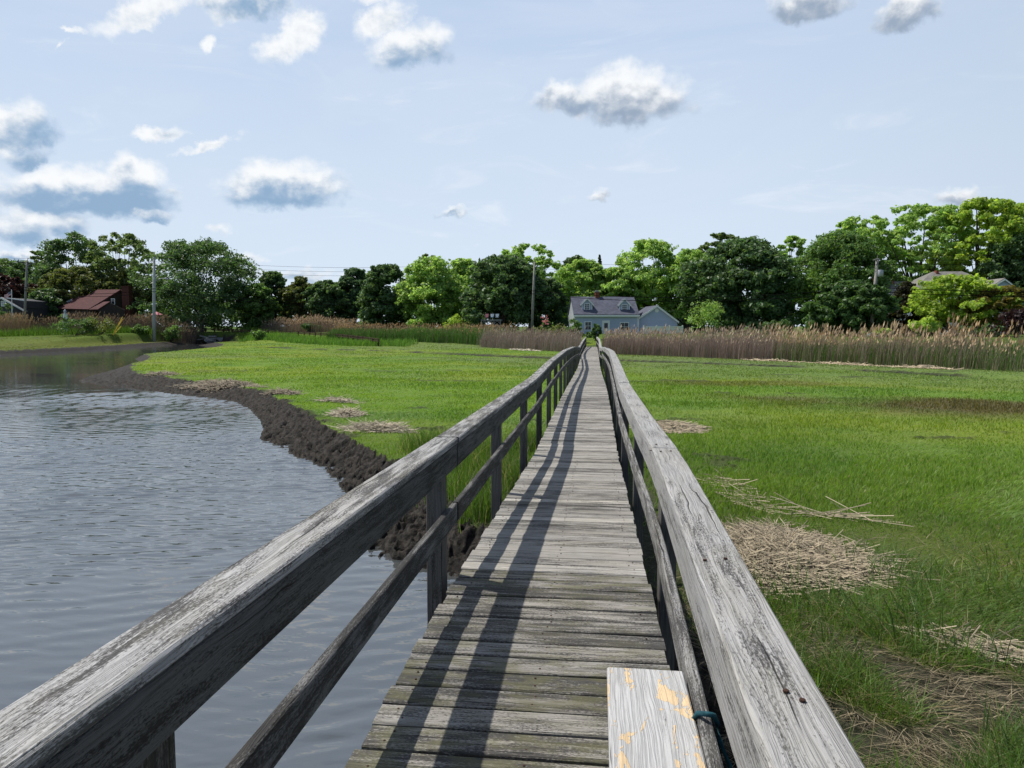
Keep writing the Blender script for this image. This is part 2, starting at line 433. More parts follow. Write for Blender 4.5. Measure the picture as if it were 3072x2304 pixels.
BROWN = (11.5, 21.8)
STRAW = []   # (x, y, rx, ry, rot) of the straw mats: no grass grows through them
def in_straw(x, y):
    k = np.zeros(len(x), bool)
    for cx, cy, rx, ry, rot in STRAW:
        u = (x - cx) * math.cos(rot) + (y - cy) * math.sin(rot); v = -(x - cx) * math.sin(rot) + (y - cy) * math.cos(rot)
        k |= (u / rx) ** 2 + (v / ry) ** 2 < .85
    return k
def marsh_colour(x, y):
    n1 = fbm(x * .10, y * .16, 4, 60); n2 = fbm(x * .35, y * .5, 3, 71); n3 = fbm(x * .05 + 3, y * .09, 3, 80)
    c = np.zeros((len(x), 3))
    a = np.array([.168, .278, .042]); b = np.array([.228, .305, .046]); d = np.array([.115, .225, .038]); gy = np.array([.175, .240, .085])
    t = sm(n1, .35, .65)[:, None]; c = a * (1 - t) + b * t
    t = (sm(n2, .5, .75) * .6)[:, None]; c = c * (1 - t) + d * t
    t = (sm(n3, .52, .72) * sm(y, 18, 34) * .75)[:, None]; c = c * (1 - t) + gy * t
    # broad band of grey-green beyond, right
    t = (sm(y - (x * -.55 + 33), 0, 6) * sm(x, 0, 4) * .55)[:, None]; c = c * (1 - t) + gy * t
    br = np.array([.125, .098, .048])
    q = np.hypot((x - BROWN[0] + 0.6 * (y - BROWN[1])) / 7.0, (y - BROWN[1]) / 3.2) + (n2 - .5) * 1.1
    t = (sm(q, 1.3, .3) * .9)[:, None]; c = c * (1 - t) + br * t
    q = np.hypot((x - 6) / 5, (y - 30) / 1.8) + (n2 - .5) * 1.1
    t = (sm(q, 1.2, .4) * .5)[:, None]; c = c * (1 - t) + br * t
    # left bank: cloud shadow painted in as a darker olive
    t = (sm(-x, 48, 58) * .8)[:, None]; c = c * (1 - t) + (np.array([.095, .125, .032]) + np.array([.05, .03, 0]) * n1[:, None]) * t
    return c
def bare_patch(x, y):
    """mud showing between the grasses beside the boardwalk (right, close)"""
    r = np.hypot((x - 2.7) / 1.5, (y - 4.2) / 1.6)
    k = sm(fbm(x * 1.5, y * 1.5, 3, 90), .38, .52) * sm(r, 1.35, .55) * .95
    s = sm(np.abs(x), 1.6, .9) * sm(y, 16, 9)
    return np.maximum(k, s * .8)

def make_ground():
    th0 = math.radians(96.45)
    half = math.radians(41)
    fine = np.linspace(-half, half, 720)
    coarse = np.linspace(half, 2 * PI - half, 110)[1:-1]
    ang = np.concatenate([fine, coarse])
    r = np.concatenate([[.3, .7], np.exp(np.linspace(math.log(1.1), math.log(7), 150))[:-1], np.exp(np.linspace(math.log(7), math.log(40), 560))[:-1], np.exp(np.linspace(math.log(40), math.log(170), 200)), [230, 320, 480, 800, 1600, 3000]])
    A, R = np.meshgrid(ang, r)
    X = CAM[0] + R * np.cos(th0 - A); Y = R * np.sin(th0 - A)
    P = np.stack([X.ravel(), Y.ravel()], 1)
    z, mm, im, iw, dm = terrain(P)
    na, nr = len(ang), len(r)
    c = marsh_colour(P[:, 0], P[:, 1])
    u = upland(P[:, 0], P[:, 1])[:, None]
    lawn = np.array([.10, .17, .02])
    c = (c * (1 - u) + lawn * u) * .72
    rr = np.hypot(P[:, 0] - CAM[0], P[:, 1])
    soil = np.array([.055, .055, .022])
    k = (sm(rr, 22, 6) * .75)[:, None]                 # between the blades the soil and thatch show
    c = c * (1 - k) + soil * k
    bp = bare_patch(P[:, 0], P[:, 1])
    mm = np.maximum(mm, bp * .9)
    idx = np.arange(na * nr).reshape(nr, na)
    j = np.roll(idx, -1, 1)
    q = np.stack([idx[:-1], idx[1:], j[1:], j[:-1]], -1).reshape(-1, 4)
    V = np.column_stack([P, z])
    C = np.column_stack([c, mm])
    me = np_mesh('marsh_ground', V, quads=q, col=C, smooth=True)
    m, nt, out = new_mat('marsh_ground'); g = G(nt)
    a = g.attr(); pos = g.pos()
    n1 = g.noise(pos, 9., 5, .72); n2 = g.noise(pos, 46, 3, .7)
    k = g.n('ShaderNodeVectorMath', operation='SCALE'); g.set(k.inputs[0], a.outputs['Color'])
    g.set(k.inputs['Scale'], g.m('ADD', .55, g.m('ADD', g.m('MULTIPLY', n1, .5), g.m('MULTIPLY', n2, .4))))
    mudc = g.mix(g.ss(n1, .35, .7), (.006, .0055, .005), (.050, .043, .037))
    mudc = g.mix(g.m('MULTIPLY', g.ss(n2, .55, .75), .5), mudc, (.085, .074, .064))
    base = g.mix(a.outputs['Alpha'], k.outputs[0], mudc)
    h = g.m('ADD', g.m('MULTIPLY', n1, .6), g.m('MULTIPLY', n2, .25))
    rough = g.fmix(a.outputs['Alpha'], .95, .75)
    nt.links.new(g.bsdf(base, rough, .12, g.bump(h, .8, .07)), out.inputs[0])
    o = link('marsh_ground', me, m); tag(o, 'flat green salt marsh with dark muddy creek bank and lawn beyond', 'ground', kind='structure')

def make_water():
    """the creek: real ripples near the boardwalk, flattening with distance"""
    ang = np.radians(np.concatenate([np.linspace(40, 90, 14)[:-1], np.linspace(90, 139, 420), np.linspace(139, 285, 90)[1:]]))
    r = np.concatenate([np.linspace(.6, 3, 20)[:-1], np.exp(np.linspace(math.log(3), math.log(9), 190))[:-1], np.exp(np.linspace(math.log(9), math.log(34), 760))[:-1], np.exp(np.linspace(math.log(34), math.log(82), 330))[:-1], np.exp(np.linspace(math.log(82), math.log(125), 60)), [160, 215]])
    A, R = np.meshgrid(ang, r)
    X = (CAM[0] + R * np.cos(A)).ravel(); Y = (R * np.sin(A)).ravel(); R = R.ravel()
    dr = np.interp(R, r[:-1], np.diff(r))
    patch = .45 + .9 * sm(fbm(X * .12, Y * .2, 3, 301), .3, .7)
    z = np.zeros(len(X)); rg = np.random.default_rng(11)
    wx = X + 1.2 * (fbm(X * .22, Y * .22, 2, 303) - .5); wy = Y + 1.2 * (fbm(X * .22 + 7, Y * .22, 2, 305) - .5)
    for i in range(26):
        lam = .075 * (.42 / .075) ** rg.random(); th = math.radians(100 + rg.normal(0, 14)); k = 2 * PI / lam
        slope = .036
        mod = .35 + 1.3 * fbm(X * (.35 / lam) * .3 + i, Y * (.35 / lam) * .3, 2, 310 + i)
        z += slope / k * mod * np.sin(k * (wx * math.cos(th) + wy * math.sin(th)) + rg.random() * 6.3) * sm(lam / dr, 1.8, 4.0)
    patch = patch * (1 - .85 * sm(X, -54, -38) * sm(Y, 38, 60)) * (1 - .45 * sm(R, 40, 75))
    z = WL + z * patch
    na, nr = len(ang), len(r); idx = np.arange(na * nr).reshape(nr, na)
    q = np.stack([idx[:-1, :-1], idx[:-1, 1:], idx[1:, 1:], idx[1:, :-1]], -1).reshape(-1, 4)[:, ::-1]
    me = np_mesh('water', np.column_stack([X, Y, z]), quads=q, smooth=True)
    m, nt, out = new_mat('creek_water'); g = G(nt)
    pos = g.pos(); x, y, z = g.sep(pos)
    v = g.comb(g.m('ADD', x, g.m('MULTIPLY', y, .12)), y, 0.)
    big = g.noise(g.scale(v, (.10, .22, 1)), 1, 2, .5)
    r1 = g.noise(g.scale(v, (1.1, 3.6, 1)), 1, 2, .5, .4)
    r2 = g.noise(g.scale(v, (3.4, 9.5, 1)), 1, 2, .55, .3)
    r3 = g.noise(g.scale(v, (11, 22, 1)), 1, 1, .5)
    amp = g.ss(big, .3, .68, .35, 1.)
    h = g.m('MULTIPLY', amp, g.m('ADD', g.m('MULTIPLY', r1, .006), g.m('ADD', g.m('MULTIPLY', r2, .0032), g.m('MULTIPLY', r3, .0016))))
    bn = g.n('ShaderNodeBump'); g.set(bn.inputs['Height'], h); bn.inputs['Strength'].default_value = .8; bn.inputs['Distance'].default_value = 1.
    o = g.n('ShaderNodeBsdfPrincipled'); g.set(o.inputs['Base Color'], (.052, .058, .060))
    o.inputs['Roughness'].default_value = .03; o.inputs['IOR'].default_value = 2.25
    g.set(o.inputs['Normal'], bn.outputs[0])
    nt.links.new(o.outputs[0], out.inputs[0])
    ob = link('water', me, m); tag(ob, 'rippled tidal creek reflecting the pale sky', 'water', kind='structure')

# ------------------------------------------------------------------ grass on the marsh (stuff)
def blades(name, P, H, Wd, lean, C, mat, label, cat, segs=True):
    """P (n,3) roots, H heights, Wd widths, lean (n,2) tip offsets, C (n,3)"""
    n = len(P); a = RNG.random(n) * 2 * PI
    dx = np.stack([np.cos(a), np.sin(a), np.zeros(n)], 1) * (Wd / 2)[:, None]
    L = np.column_stack([lean, np.zeros(n)])
    mid = P + np.column_stack([lean * .3, H * .58]); tip = P + np.column_stack([lean, H])
    V = np.empty((n, 5, 3)); V[:, 0] = P - dx; V[:, 1] = P + dx; V[:, 2] = mid + dx * .75; V[:, 3] = mid - dx * .75; V[:, 4] = tip
    b = np.arange(n)[:, None] * 5
    q = b + np.array([0, 1, 2, 3]); t = b + np.array([3, 2, 4])
    col = np.repeat(C, 5, 0)
    me = np_mesh(name, V.reshape(-1, 3), quads=q, tris=t, col=col)
    o = link(name, me, mat); tag(o, label, cat, kind='stuff'); return o

def polar(n, r0, r1, half=40., c=96.45):
    r = np.exp(RNG.uniform(math.log(r0), math.log(r1), n)); a = np.radians(c + RNG.uniform(-half, half, n))
    return CAM[0] + r * np.cos(a), r * np.sin(a), r

def make_grass():
    x, y, r = polar(720000, 2.0, 135)
    P2 = np.stack([x, y], 1)
    z, mm, im, iw, dm = terrain(P2, False)
    dens = fbm(x * .8, y * .8, 3, 101)
    keep = (mm < .35) & (~im) & (upland(x, y) < .9) & (bare_patch(x, y) < RNG.random(len(x)) * .9)
    keep &= ~((np.abs(x - .1) < .75) & (y < 40) & (RNG.random(len(x)) < .8))
    keep &= RNG.random(len(x)) < sm(dens, .12, .45) * .5 + .5
    keep &= ~in_straw(x, y)
    keep &= RNG.random(len(x)) > sm(r, 9, 5) * .35 * (x > .5)
    x, y, r, z, dm = x[keep], y[keep], r[keep], z[keep], dm[keep]
    n = len(x)
    tall = sm(r, 9, 4)
    h = (.035 + .065 * fbm(x * .5, y * .5, 2, 111) * (1 + .5 * sm(r, 60, 20))) * (1 + 1.1 * tall) * (.65 + .6 * RNG.random(n))
    w = np.maximum(.0045, .0011 * r) * (.7 + .6 * RNG.random(n))
    c = marsh_colour(x, y) * (.86 + .28 * RNG.random(n))[:, None]
    near = sm(r, 12, 6)[:, None] * .7
    c = c * (1 - near) + np.array([.080, .15, .030]) * (.4 + 1.1 * RNG.random(n))[:, None] * near
    st = RNG.random(n) < .05 + .16 * sm(r, 8, 3)
    c[st] = np.array([.30, .24, .12]) * (.6 + .6 * RNG.random(st.sum()))[:, None]
    lean = RNG.normal(0, .35, (n, 2)) * (h * (1 + .9 * sm(r, 10, 5)))[:, None] + np.array([.10, .02]) * h[:, None]
    sw = fbm(x * .22, y * .3, 3, 207) * 12; amp = sm(fbm(x * .3 + 9, y * .4, 3, 209), .48, .62)
    lean += np.stack([np.cos(sw), np.sin(sw)], 1) * (h * .6 * amp)[:, None]; h = h * (1 - .25 * amp)
    lean[st] *= 2.2; h[st] *= .6
    blades('marsh_grass', np.column_stack([x, y, z - .02]), h, w, lean, c, M['blade'], 'short bright green marsh grass covering the flats on both sides', 'grass')
    # longer rank grass below the right handrail
    x, y, r = polar(40000, 1.6, 9.5, 26, 68)
    P2 = np.stack([x, y], 1); z, mm, im, iw, dm = terrain(P2, False)
    k = (x > .75) & (mm < .6) & (~im | (x > 1.0)) & (bare_patch(x, y) < RNG.random(len(x)) * .75) & (fbm(x * 1.6, y * 1.6, 3, 131) > .40) & ~in_straw(x, y)
    x, y, r, z = x[k], y[k], r[k], z[k]; n = len(x)
    h = (.10 + .32 * RNG.random(n) ** 1.5) * sm(r, 10.5, 6.5) + .05
    w = (.004 + .006 * RNG.random(n))
    c = np.array([.085, .165, .035]) * (.35 + 1.2 * RNG.random(n))[:, None]
    st = RNG.random(n) < .24
    c[st] = np.array([.34, .28, .15]) * (.5 + .6 * RNG.random(st.sum()))[:, None]
    an = fbm(x * .7, y * .7, 2, 140) * 14
    lean = np.stack([np.cos(an), np.sin(an)], 1) * (h * (.2 + .5 * RNG.random(n)))[:, None] + RNG.normal(0, .5, (n, 2)) * h[:, None]
    h = h * .8; h[st] *= .5; lean[st] *= 1.3
    blades('long_grass', np.column_stack([x, y, z - .02]), h, w, lean, c, M['blade'], 'long tangled grass and dead stalks below the right handrail', 'grass')
    x, y, r = polar(30000, 2.0, 9, 24, 68)
    P2 = np.stack([x, y], 1); z = terrain(P2, False)[0]
    k = (x > .85) & ~in_straw(x, y) & (RNG.random(len(x)) < .25 + .75 * bare_patch(x, y)) & (fbm(x * 2.2, y * 2.2, 2, 143) > .42)
    x, y, z = x[k], y[k], z[k]; n = len(x)
    an = fbm(x * .9, y * .9, 2, 147) * 11 + RNG.normal(0, .7, n); ln = RNG.uniform(.06, .34, n)
    c = np.array([.26, .215, .14]) * (.3 + 1.1 * RNG.random(n))[:, None]
    blades('dead_thatch', np.column_stack([x, y, z + .012]), RNG.uniform(.0, .05, n), RNG.uniform(.004, .008, n), np.stack([np.cos(an), np.sin(an)], 1) * ln[:, None], c, M['straw'], 'flattened brown dead stalks on the mud below the right handrail', 'dead grass')
    # rank tufts on the mud edge left of the deck
    cs = [(-1.5, 9.6, .5), (-1.2, 11, .6), (-.9, 10.2, .4), (-1.1, 8.6, .3), (-2.2, 11.4, .5), (-1.6, 12.6, .6), (-.95, 13.5, .4), (-2.9, 13.2, .5)]
    X = []; Y = []
    for cx, cy, s in cs:
        m_ = 700; X.append(RNG.normal(cx, s * .5, m_)); Y.append(RNG.normal(cy, s * .6, m_))
    x = np.concatenate(X); y = np.concatenate(Y); k = x < -.62
    x, y = x[k], y[k]; z = terrain(np.stack([x, y], 1), False)[0]; n = len(x)
    h = .22 + .3 * RNG.random(n); w = .006 + .006 * RNG.random(n)
    c = np.array([.085, .16, .03]) * (.6 + .8 * RNG.random(n))[:, None]
    st = RNG.random(n) < .1; c[st] = np.array([.36, .32, .2])
    blades('bank_grass', np.column_stack([x, y, z - .03]), h, w, RNG.normal(0, .3, (n, 2)) * h[:, None], c, M['blade'], 'taller grass tufts on the bank edge left of the deck', 'grass')

# ------------------------------------------------------------------ reeds and weeds (stuff)
def reed_bed(name, pts, hgt, label, stem=(.21, .165, .14), plume=(.46, .31, .17), pl=.7, green=.0, gcol=(.07, .14, .03), gh_=1.0, w=.022, stemvar=.35, cat='reeds', lean=(.10, 0.), lowf=.55):
    x, y = pts[:, 0], pts[:, 1]; n = len(x)
    z = terrain(pts, False)[0] - .03
    isg = RNG.random(n) < green
    h = hgt * (.66 + .48 * RNG.random(n)) * (.62 + .76 * fbm(x * .5, y * .5, 3, 151))
    low = RNG.random(n) < lowf
    h = np.where(low, h * (.55 + .3 * RNG.random(n)), h)
    h = np.where(isg, gh_ * (.6 + .5 * RNG.random(n)), h)
    ww = w * (.7 + .6 * RNG.random(n)) * np.where(isg, 1.5, 1)
    a = RNG.random(n) * PI; dx = np.stack([np.cos(a) * .8, np.sin(a) * .6, np.zeros(n)], 1) * (ww / 2)[:, None]
    ln = RNG.normal(0, .09, (n, 2)) * h[:, None] + np.array(lean) * h[:, None]
    P = np.column_stack([x, y, z]); mid = P + np.column_stack([ln * .3, h * .55]); top = P + np.column_stack([ln, h])
    # plume: a drooping lance at the tip
    pln = np.where(isg | low | (RNG.random(n) > pl), .03, .26 + .16 * RNG.random(n)) * (h / 2.3); pw = np.where(pln < .04, .01, .03 + .035 * RNG.random(n))
    pd = np.column_stack([ln * .22 + np.array([.10, .0]) * pln[:, None], pln])
    ax = np.stack([np.cos(a), np.sin(a), np.zeros(n)], 1) * pw[:, None]
    V = np.empty((n, 10, 3))
    V[:, 0] = P - dx; V[:, 1] = P + dx; V[:, 2] = mid + dx; V[:, 3] = mid - dx; V[:, 4] = top + dx * .5; V[:, 5] = top - dx * .5
    V[:, 6] = top - pd * .15; V[:, 7] = top + pd * .45 + ax; V[:, 8] = top + pd; V[:, 9] = top + pd * .4 - ax
    b = np.arange(n)[:, None] * 10
    q = np.concatenate([b + np.array([0, 1, 2, 3]), b + np.array([3, 2, 4, 5]), b + np.array([6, 7, 8, 9])])
    cs = np.array(stem) * (1 - stemvar + 2 * stemvar * RNG.random(n))[:, None]
    cs[isg] = np.array(gcol) * (.6 + .8 * RNG.random(isg.sum()))[:, None]
    cp = np.array(plume) * (.65 + .6 * RNG.random(n))[:, None]; cp[isg] = cs[isg]
    C = np.empty((n, 10, 3)); C[:, :6] = cs[:, None]; C[:, 6:] = cp[:, None]
    me = np_mesh(name, V.reshape(-1, 3), quads=q, col=C.reshape(-1, 3))
    o = link(name, me, M['reed']); tag(o, label, cat, kind='stuff'); return o
def band(n, line, depth, jit=.9, off=0.):
    """points in a strip behind a front polyline (towards +y)"""
    L = np.array(line, float); seg = np.hypot(*np.diff(L, axis=0).T); cum = np.concatenate([[0], np.cumsum(seg)])
    s = RNG.random(n) * cum[-1]; px = np.interp(s, cum, L[:, 0]); py = np.interp(s, cum, L[:, 1])
    d = RNG.random(n) ** 1.25 * depth + off + (fbm(px * .8, py * .8, 2, 161) - .5) * 2 * jit
    return np.stack([px + RNG.normal(0, .3, n), py + d], 1)
def inpath(p): return (p[:, 0] > -.95) & (p[:, 0] < 1.15)

def make_reeds():
    R1 = [(1.0, 61.5), (3, 59.6), (5, 58), (9, 54), (13, 49.5), (17, 45), (21, 40.5), (22.5, 39.3)]
    p = band(26000, R1, 9); p = p[~inpath(p)]
    t = sm(p[:, 0], 11, 19); keep = RNG.random(len(p)) < 1 - .35 * t
    p = p[keep]
    reed_bed('reed_bed', p[p[:, 0] < 13], 1.68, 'tall purple-brown reed stand right of the boardwalk below the blue-grey house', stem=(.27, .215, .195), plume=(.44, .35, .26), pl=.4, lowf=.72, green=.05, gh_=1.0)
    q = p[p[:, 0] >= 12.7]
    reed_bed('reed_bed', q, 1.72, 'tan-plumed reed stand with green shoots at the far right marsh edge', stem=(.28, .225, .18), plume=(.50, .37, .24), pl=.75, green=.42, gh_=1.2, gcol=(.085, .17, .03), lowf=.6)
    R1b = [(21, 44), (24, 41), (28, 37), (33, 32)]
    p = band(6000, R1b, 7)
    reed_bed('reed_bed', p, 2.1, 'thin mixed reeds and green growth at the right end of the stand', pl=.5, green=.6, gh_=1.3, gcol=(.085, .17, .03))
    R2 = [(-.9, 63.5), (-3, 66), (-6, 70), (-9, 74), (-12, 77.5)]
    p = band(13000, R2, 9); p = p[~inpath(p)]
    reed_bed('reed_bed', p, 1.62, 'dense grey-purple reed stand left of the boardwalk end', stem=(.28, .235, .215), plume=(.34, .28, .22), pl=.2, lowf=.6, green=.04, gh_=1.)
    R2b = [(-11, 79), (-15, 83), (-21, 86.5), (-28, 89), (-36, 94)]
    p = band(10500, R2b, 4.5, .4)
    reed_bed('reed_bed', p, 1.7, 'green cattail strip at the marsh edge left of the reeds', green=.86, gh_=1.45, gcol=(.095, .20, .04), pl=.5, w=.03)
    R3 = [(-10, 89), (-16, 91), (-22, 93), (-30, 97), (-38, 101)]
    p = band(5500, R3, 5)
    reed_bed('reed_bed', p, 1.35, 'orange-tan plumed reeds below the bright green trees', stem=(.26, .21, .16), plume=(.50, .34, .20), pl=.8, green=.2, gcol=(.09, .17, .04))
    R4 = [(-38.5, 109), (-44, 111), (-50, 113), (-56, 115)]
    p = band(5000, R4, 5); hh = 2.0
    reed_bed('reed_bed', p, hh, 'silvery pink reed clump behind the guard rail', stem=(.28, .22, .17), plume=(.55, .42, .30), pl=.95, green=.12)
    R5 = [(-62, 104.5), (-70, 101.5), (-76, 99), (-82, 97.5)]
    p = band(5200, R5, 4)
    reed_bed('reed_bed', p, 2.35, 'brown reed clump in front of the red-roofed house', stem=(.14, .115, .10), plume=(.25, .19, .14), pl=.9, lean=(.2, 0))
    p = band(2400, [(-84, 96.5), (-92, 95.5)], 5)
    reed_bed('reed_bed', p, 2.1, 'tan reed clump beside the leftmost utility pole', stem=(.22, .17, .12), plume=(.30, .23, .15), pl=.9, lean=(.2, 0))
def weeds(name, pts, h, label, col, cat='weeds', w=.05, var=.5):
    n = len(pts); z = terrain(pts, False)[0] - .02
    hh = h * (.45 + .75 * RNG.random(n)) * (.5 + 1.0 * fbm(pts[:, 0] * .5, pts[:, 1] * .5, 3, 171))
    c = np.array(col) * (1 - var + 2 * var * RNG.random(n))[:, None]
    blades(name, np.column_stack([pts, z]), hh, w * (.6 + .8 * RNG.random(n)), RNG.normal(0, .28, (n, 2)) * hh[:, None], c, M['blade'], label, cat)
def make_weeds():
    p = band(9000, [(-53, 103), (-46, 98), (-40, 92), (-33, 86), (-27, 81), (-21, 79)], 6, .8)
    weeds('weeds', p, .7, 'low green weeds on the bank in front of the guard rail', (.12, .24, .05))
    p = band(7000, [(-100, 86), (-84, 88), (-72, 93), (-65, 103), (-57, 107.9), (-53, 105)], 4, .6)
    k = ~((p[:, 0] > -66.5) & (p[:, 0] < -55) & (p[:, 1] < 110)); p = p[k]
    weeds('weeds', p, 1.05, 'green weed strip on the left bank around the culvert', (.08, .16, .028))
    p = band(3500, [(-112, 80), (-96, 84), (-86, 86)], 5, .6)
    weeds('weeds', p, .9, 'bright tall grass strip below the flagpole', (.13, .24, .03))
    p = band(5000, [(-24, 90), (-16, 86.5), (-10, 82)], 6, .8)
    weeds('weeds', p, 1.3, 'green undergrowth between the cattails and the tan reeds', (.10, .20, .04))

# ------------------------------------------------------------------ trees and shrubs
KIND = {  # leaf colour (dark carries a painted bluish haze lift), translucency colour is in the material
    'dark': (.098, .175, .072), 'mid': (.09, .17, .055), 'bright': (.31, .465, .145), 'olive': (.13, .16, .05), 'grey': (.15, .22, .085),
    'purple': (.034, .013, .018), 'cedar': (.040, .040, .016), 'redolive': (.15, .13, .025), 'green': (.13, .23, .065), 'yellow': (.33, .455, .08), 'blue': (.09, .165, .08)}
def leaf_cloud(cen, rad, per, size, col, up=.35, flat=.8, jit=.35, outward=None):
    """cen (k,3) puff centres, rad (k,) radii, per = leaves per puff"""
    k = len(cen); n = k * per
    d = RNG.normal(0, 1, (n, 3)); d /= np.linalg.norm(d, axis=1)[:, None]
    rr = RNG.random(n) ** .45
    c = np.repeat(cen, per, 0); R = np.repeat(rad, per)
    p = c + d * (rr * R)[:, None] * np.array([1, 1, flat])
    nr = d * .9 + RNG.normal(0, .55, (n, 3)) + np.array([0, 0, up])
    nr /= np.linalg.norm(nr, axis=1)[:, None]
    a = np.cross(nr, RNG.normal(0, 1, (n, 3))); a /= np.linalg.norm(a, axis=1)[:, None]
    b = np.cross(nr, a)
    s = size * (.6 + .8 * RNG.random(n))[:, None]
    V = np.empty((n, 4, 3))
    V[:, 0] = p - a * s; V[:, 1] = p + b * s * .55 + nr * s * .16; V[:, 2] = p + a * s; V[:, 3] = p - b * s * .55 + nr * s * .16
    pt = np.repeat(1 - jit / 2 + jit * RNG.random(k), per)
    C = np.array(col) * (pt * (1 - jit / 2 + jit * RNG.random(n)))[:, None]
    C[:, 0] *= 1 + .25 * (RNG.random(n) - .5)
    return V.reshape(-1, 3), np.repeat(C, 4, 0)
def leaf_mesh(name, parts, parent, mat=None):
    V = np.concatenate([p[0] for p in parts]); C = np.concatenate([p[1] for p in parts])
    q = np.arange(len(V)).reshape(-1, 4)
    return link(name, np_mesh(name, V, quads=q, col=C), mat or M['leaf'], parent)

def tree(label, cx, top, hw, Y, kind, group='trees behind the marsh', style='full', bottom=.12, name='broadleaf_tree', cat='tree', leaf=.30, dens=1., peak=.5, trunk=None, ns=1.):
    base = at(cx, 979, Y); gx, gy = base[0], base[1]
    g0 = gh(gx, gy); H = at(cx, top, Y)[2] - g0; rw = hw * np.linalg.norm(base - CAM) / F * 1.12
    root = empty(name, (gx, gy, g0), label, cat, group)
    zb = g0 + H * bottom; ch = (H * (1 - bottom)) / 2; zc = zb + ch
    col = KIND[kind]
    par = {'full': (125, 10, 20, .175, .42), 'mid': (105, 10, 17, .165, .42), 'airy': (100, 8, 10, .10, .46), 'cone': (90, 9, 17, .16, .36)}[style]
    nl = int(par[0] * ns); nsub, per = par[1], int(par[2] * dens * (.68 if kind in ('bright', 'yellow') and style != 'airy' else 1))
    t = RNG.random(nl) ** (.85 if style != 'cone' else 1.35)
    pk = {'full': .36, 'mid': .5, 'airy': .58, 'cone': .02}[style] + (peak - .5)
    prof = np.where(t > pk, np.sqrt(np.clip(1 - ((t - pk) / (1.02 - pk)) ** 2, 0, 1)), (.90 if style == 'full' else .6) + (.10 if style == 'full' else .4) * t / max(pk, .01))
    if style == 'cone': prof = (1 - t) ** .85 + .04
    an = RNG.random(nl) * 2 * PI; q = np.sqrt(RNG.random(nl)) ** .62
    lob = 1 + .14 * np.sin(an * 3 + RNG.random() * 6) + .10 * np.sin(an * 5 + t * 6)
    rl = par[3] * min(rw, ch * 1.15) * (.7 + .6 * RNG.random(nl)) * (1.3 if style != 'airy' else 1.2)
    if style == 'cone': rl *= (.55 + .75 * (1 - t))
    qq = np.maximum(q * prof * lob * rw - rl * .35, 0)
    lc = np.stack([gx + np.cos(an) * qq, gy + np.sin(an) * qq * .9, zb + t * ch * 2 - rl * .5 * (t > .5)], 1)
    sd = RNG.normal(0, 1, (nl * nsub, 3)); sd /= np.linalg.norm(sd, axis=1)[:, None]; sd[:, 2] = np.where(sd[:, 2] < -.3, -sd[:, 2], sd[:, 2])
    R = np.repeat(rl, nsub)
    cen = np.repeat(lc, nsub, 0) + sd * (R * (.45 + .55 * RNG.random(nl * nsub)))[:, None] * np.array([1, 1, .78])
    cen[:, 2] -= np.maximum(0, cen[:, 2] - (g0 + H - .1)); cen[:, 2] = np.maximum(cen[:, 2], g0 + .3)
    V, C = leaf_cloud(cen, R * par[4] * (.7 + .6 * RNG.random(len(R))), per, leaf * .82, col, jit=.38, flat=.7)
    leaf_mesh('crown', [(V, C)], root, M['young_leaf'] if kind in ('bright', 'yellow', 'grey') else None)
    cen = lc; npf = nl
    b = MB(); r0 = trunk or max(.12, H * .022)
    fork = zb + ch * (.35 if style != 'airy' else .15)
    b.tube([(gx, gy, g0 - .2), (gx + .05, gy, g0 + H * .1), (gx, gy + .05, fork)], [r0 * 1.25, r0, r0 * .8], 8)
    idx = RNG.choice(npf, min(npf, 13 if style != 'airy' else 24), replace=False)
    for i in idx:
        e = cen[i]; s_ = np.array([gx, gy, fork - RNG.random() * ch * .5])
        mid = s_ * .5 + e * .5 + np.array([0, 0, -.08 * H * RNG.random()]) + RNG.normal(0, .05 * rw, 3)
        b.tube([s_, mid, e], [r0 * .5, r0 * .28, r0 * .07], 5)
    b.build('trunk', M['bark'], root)
    return root

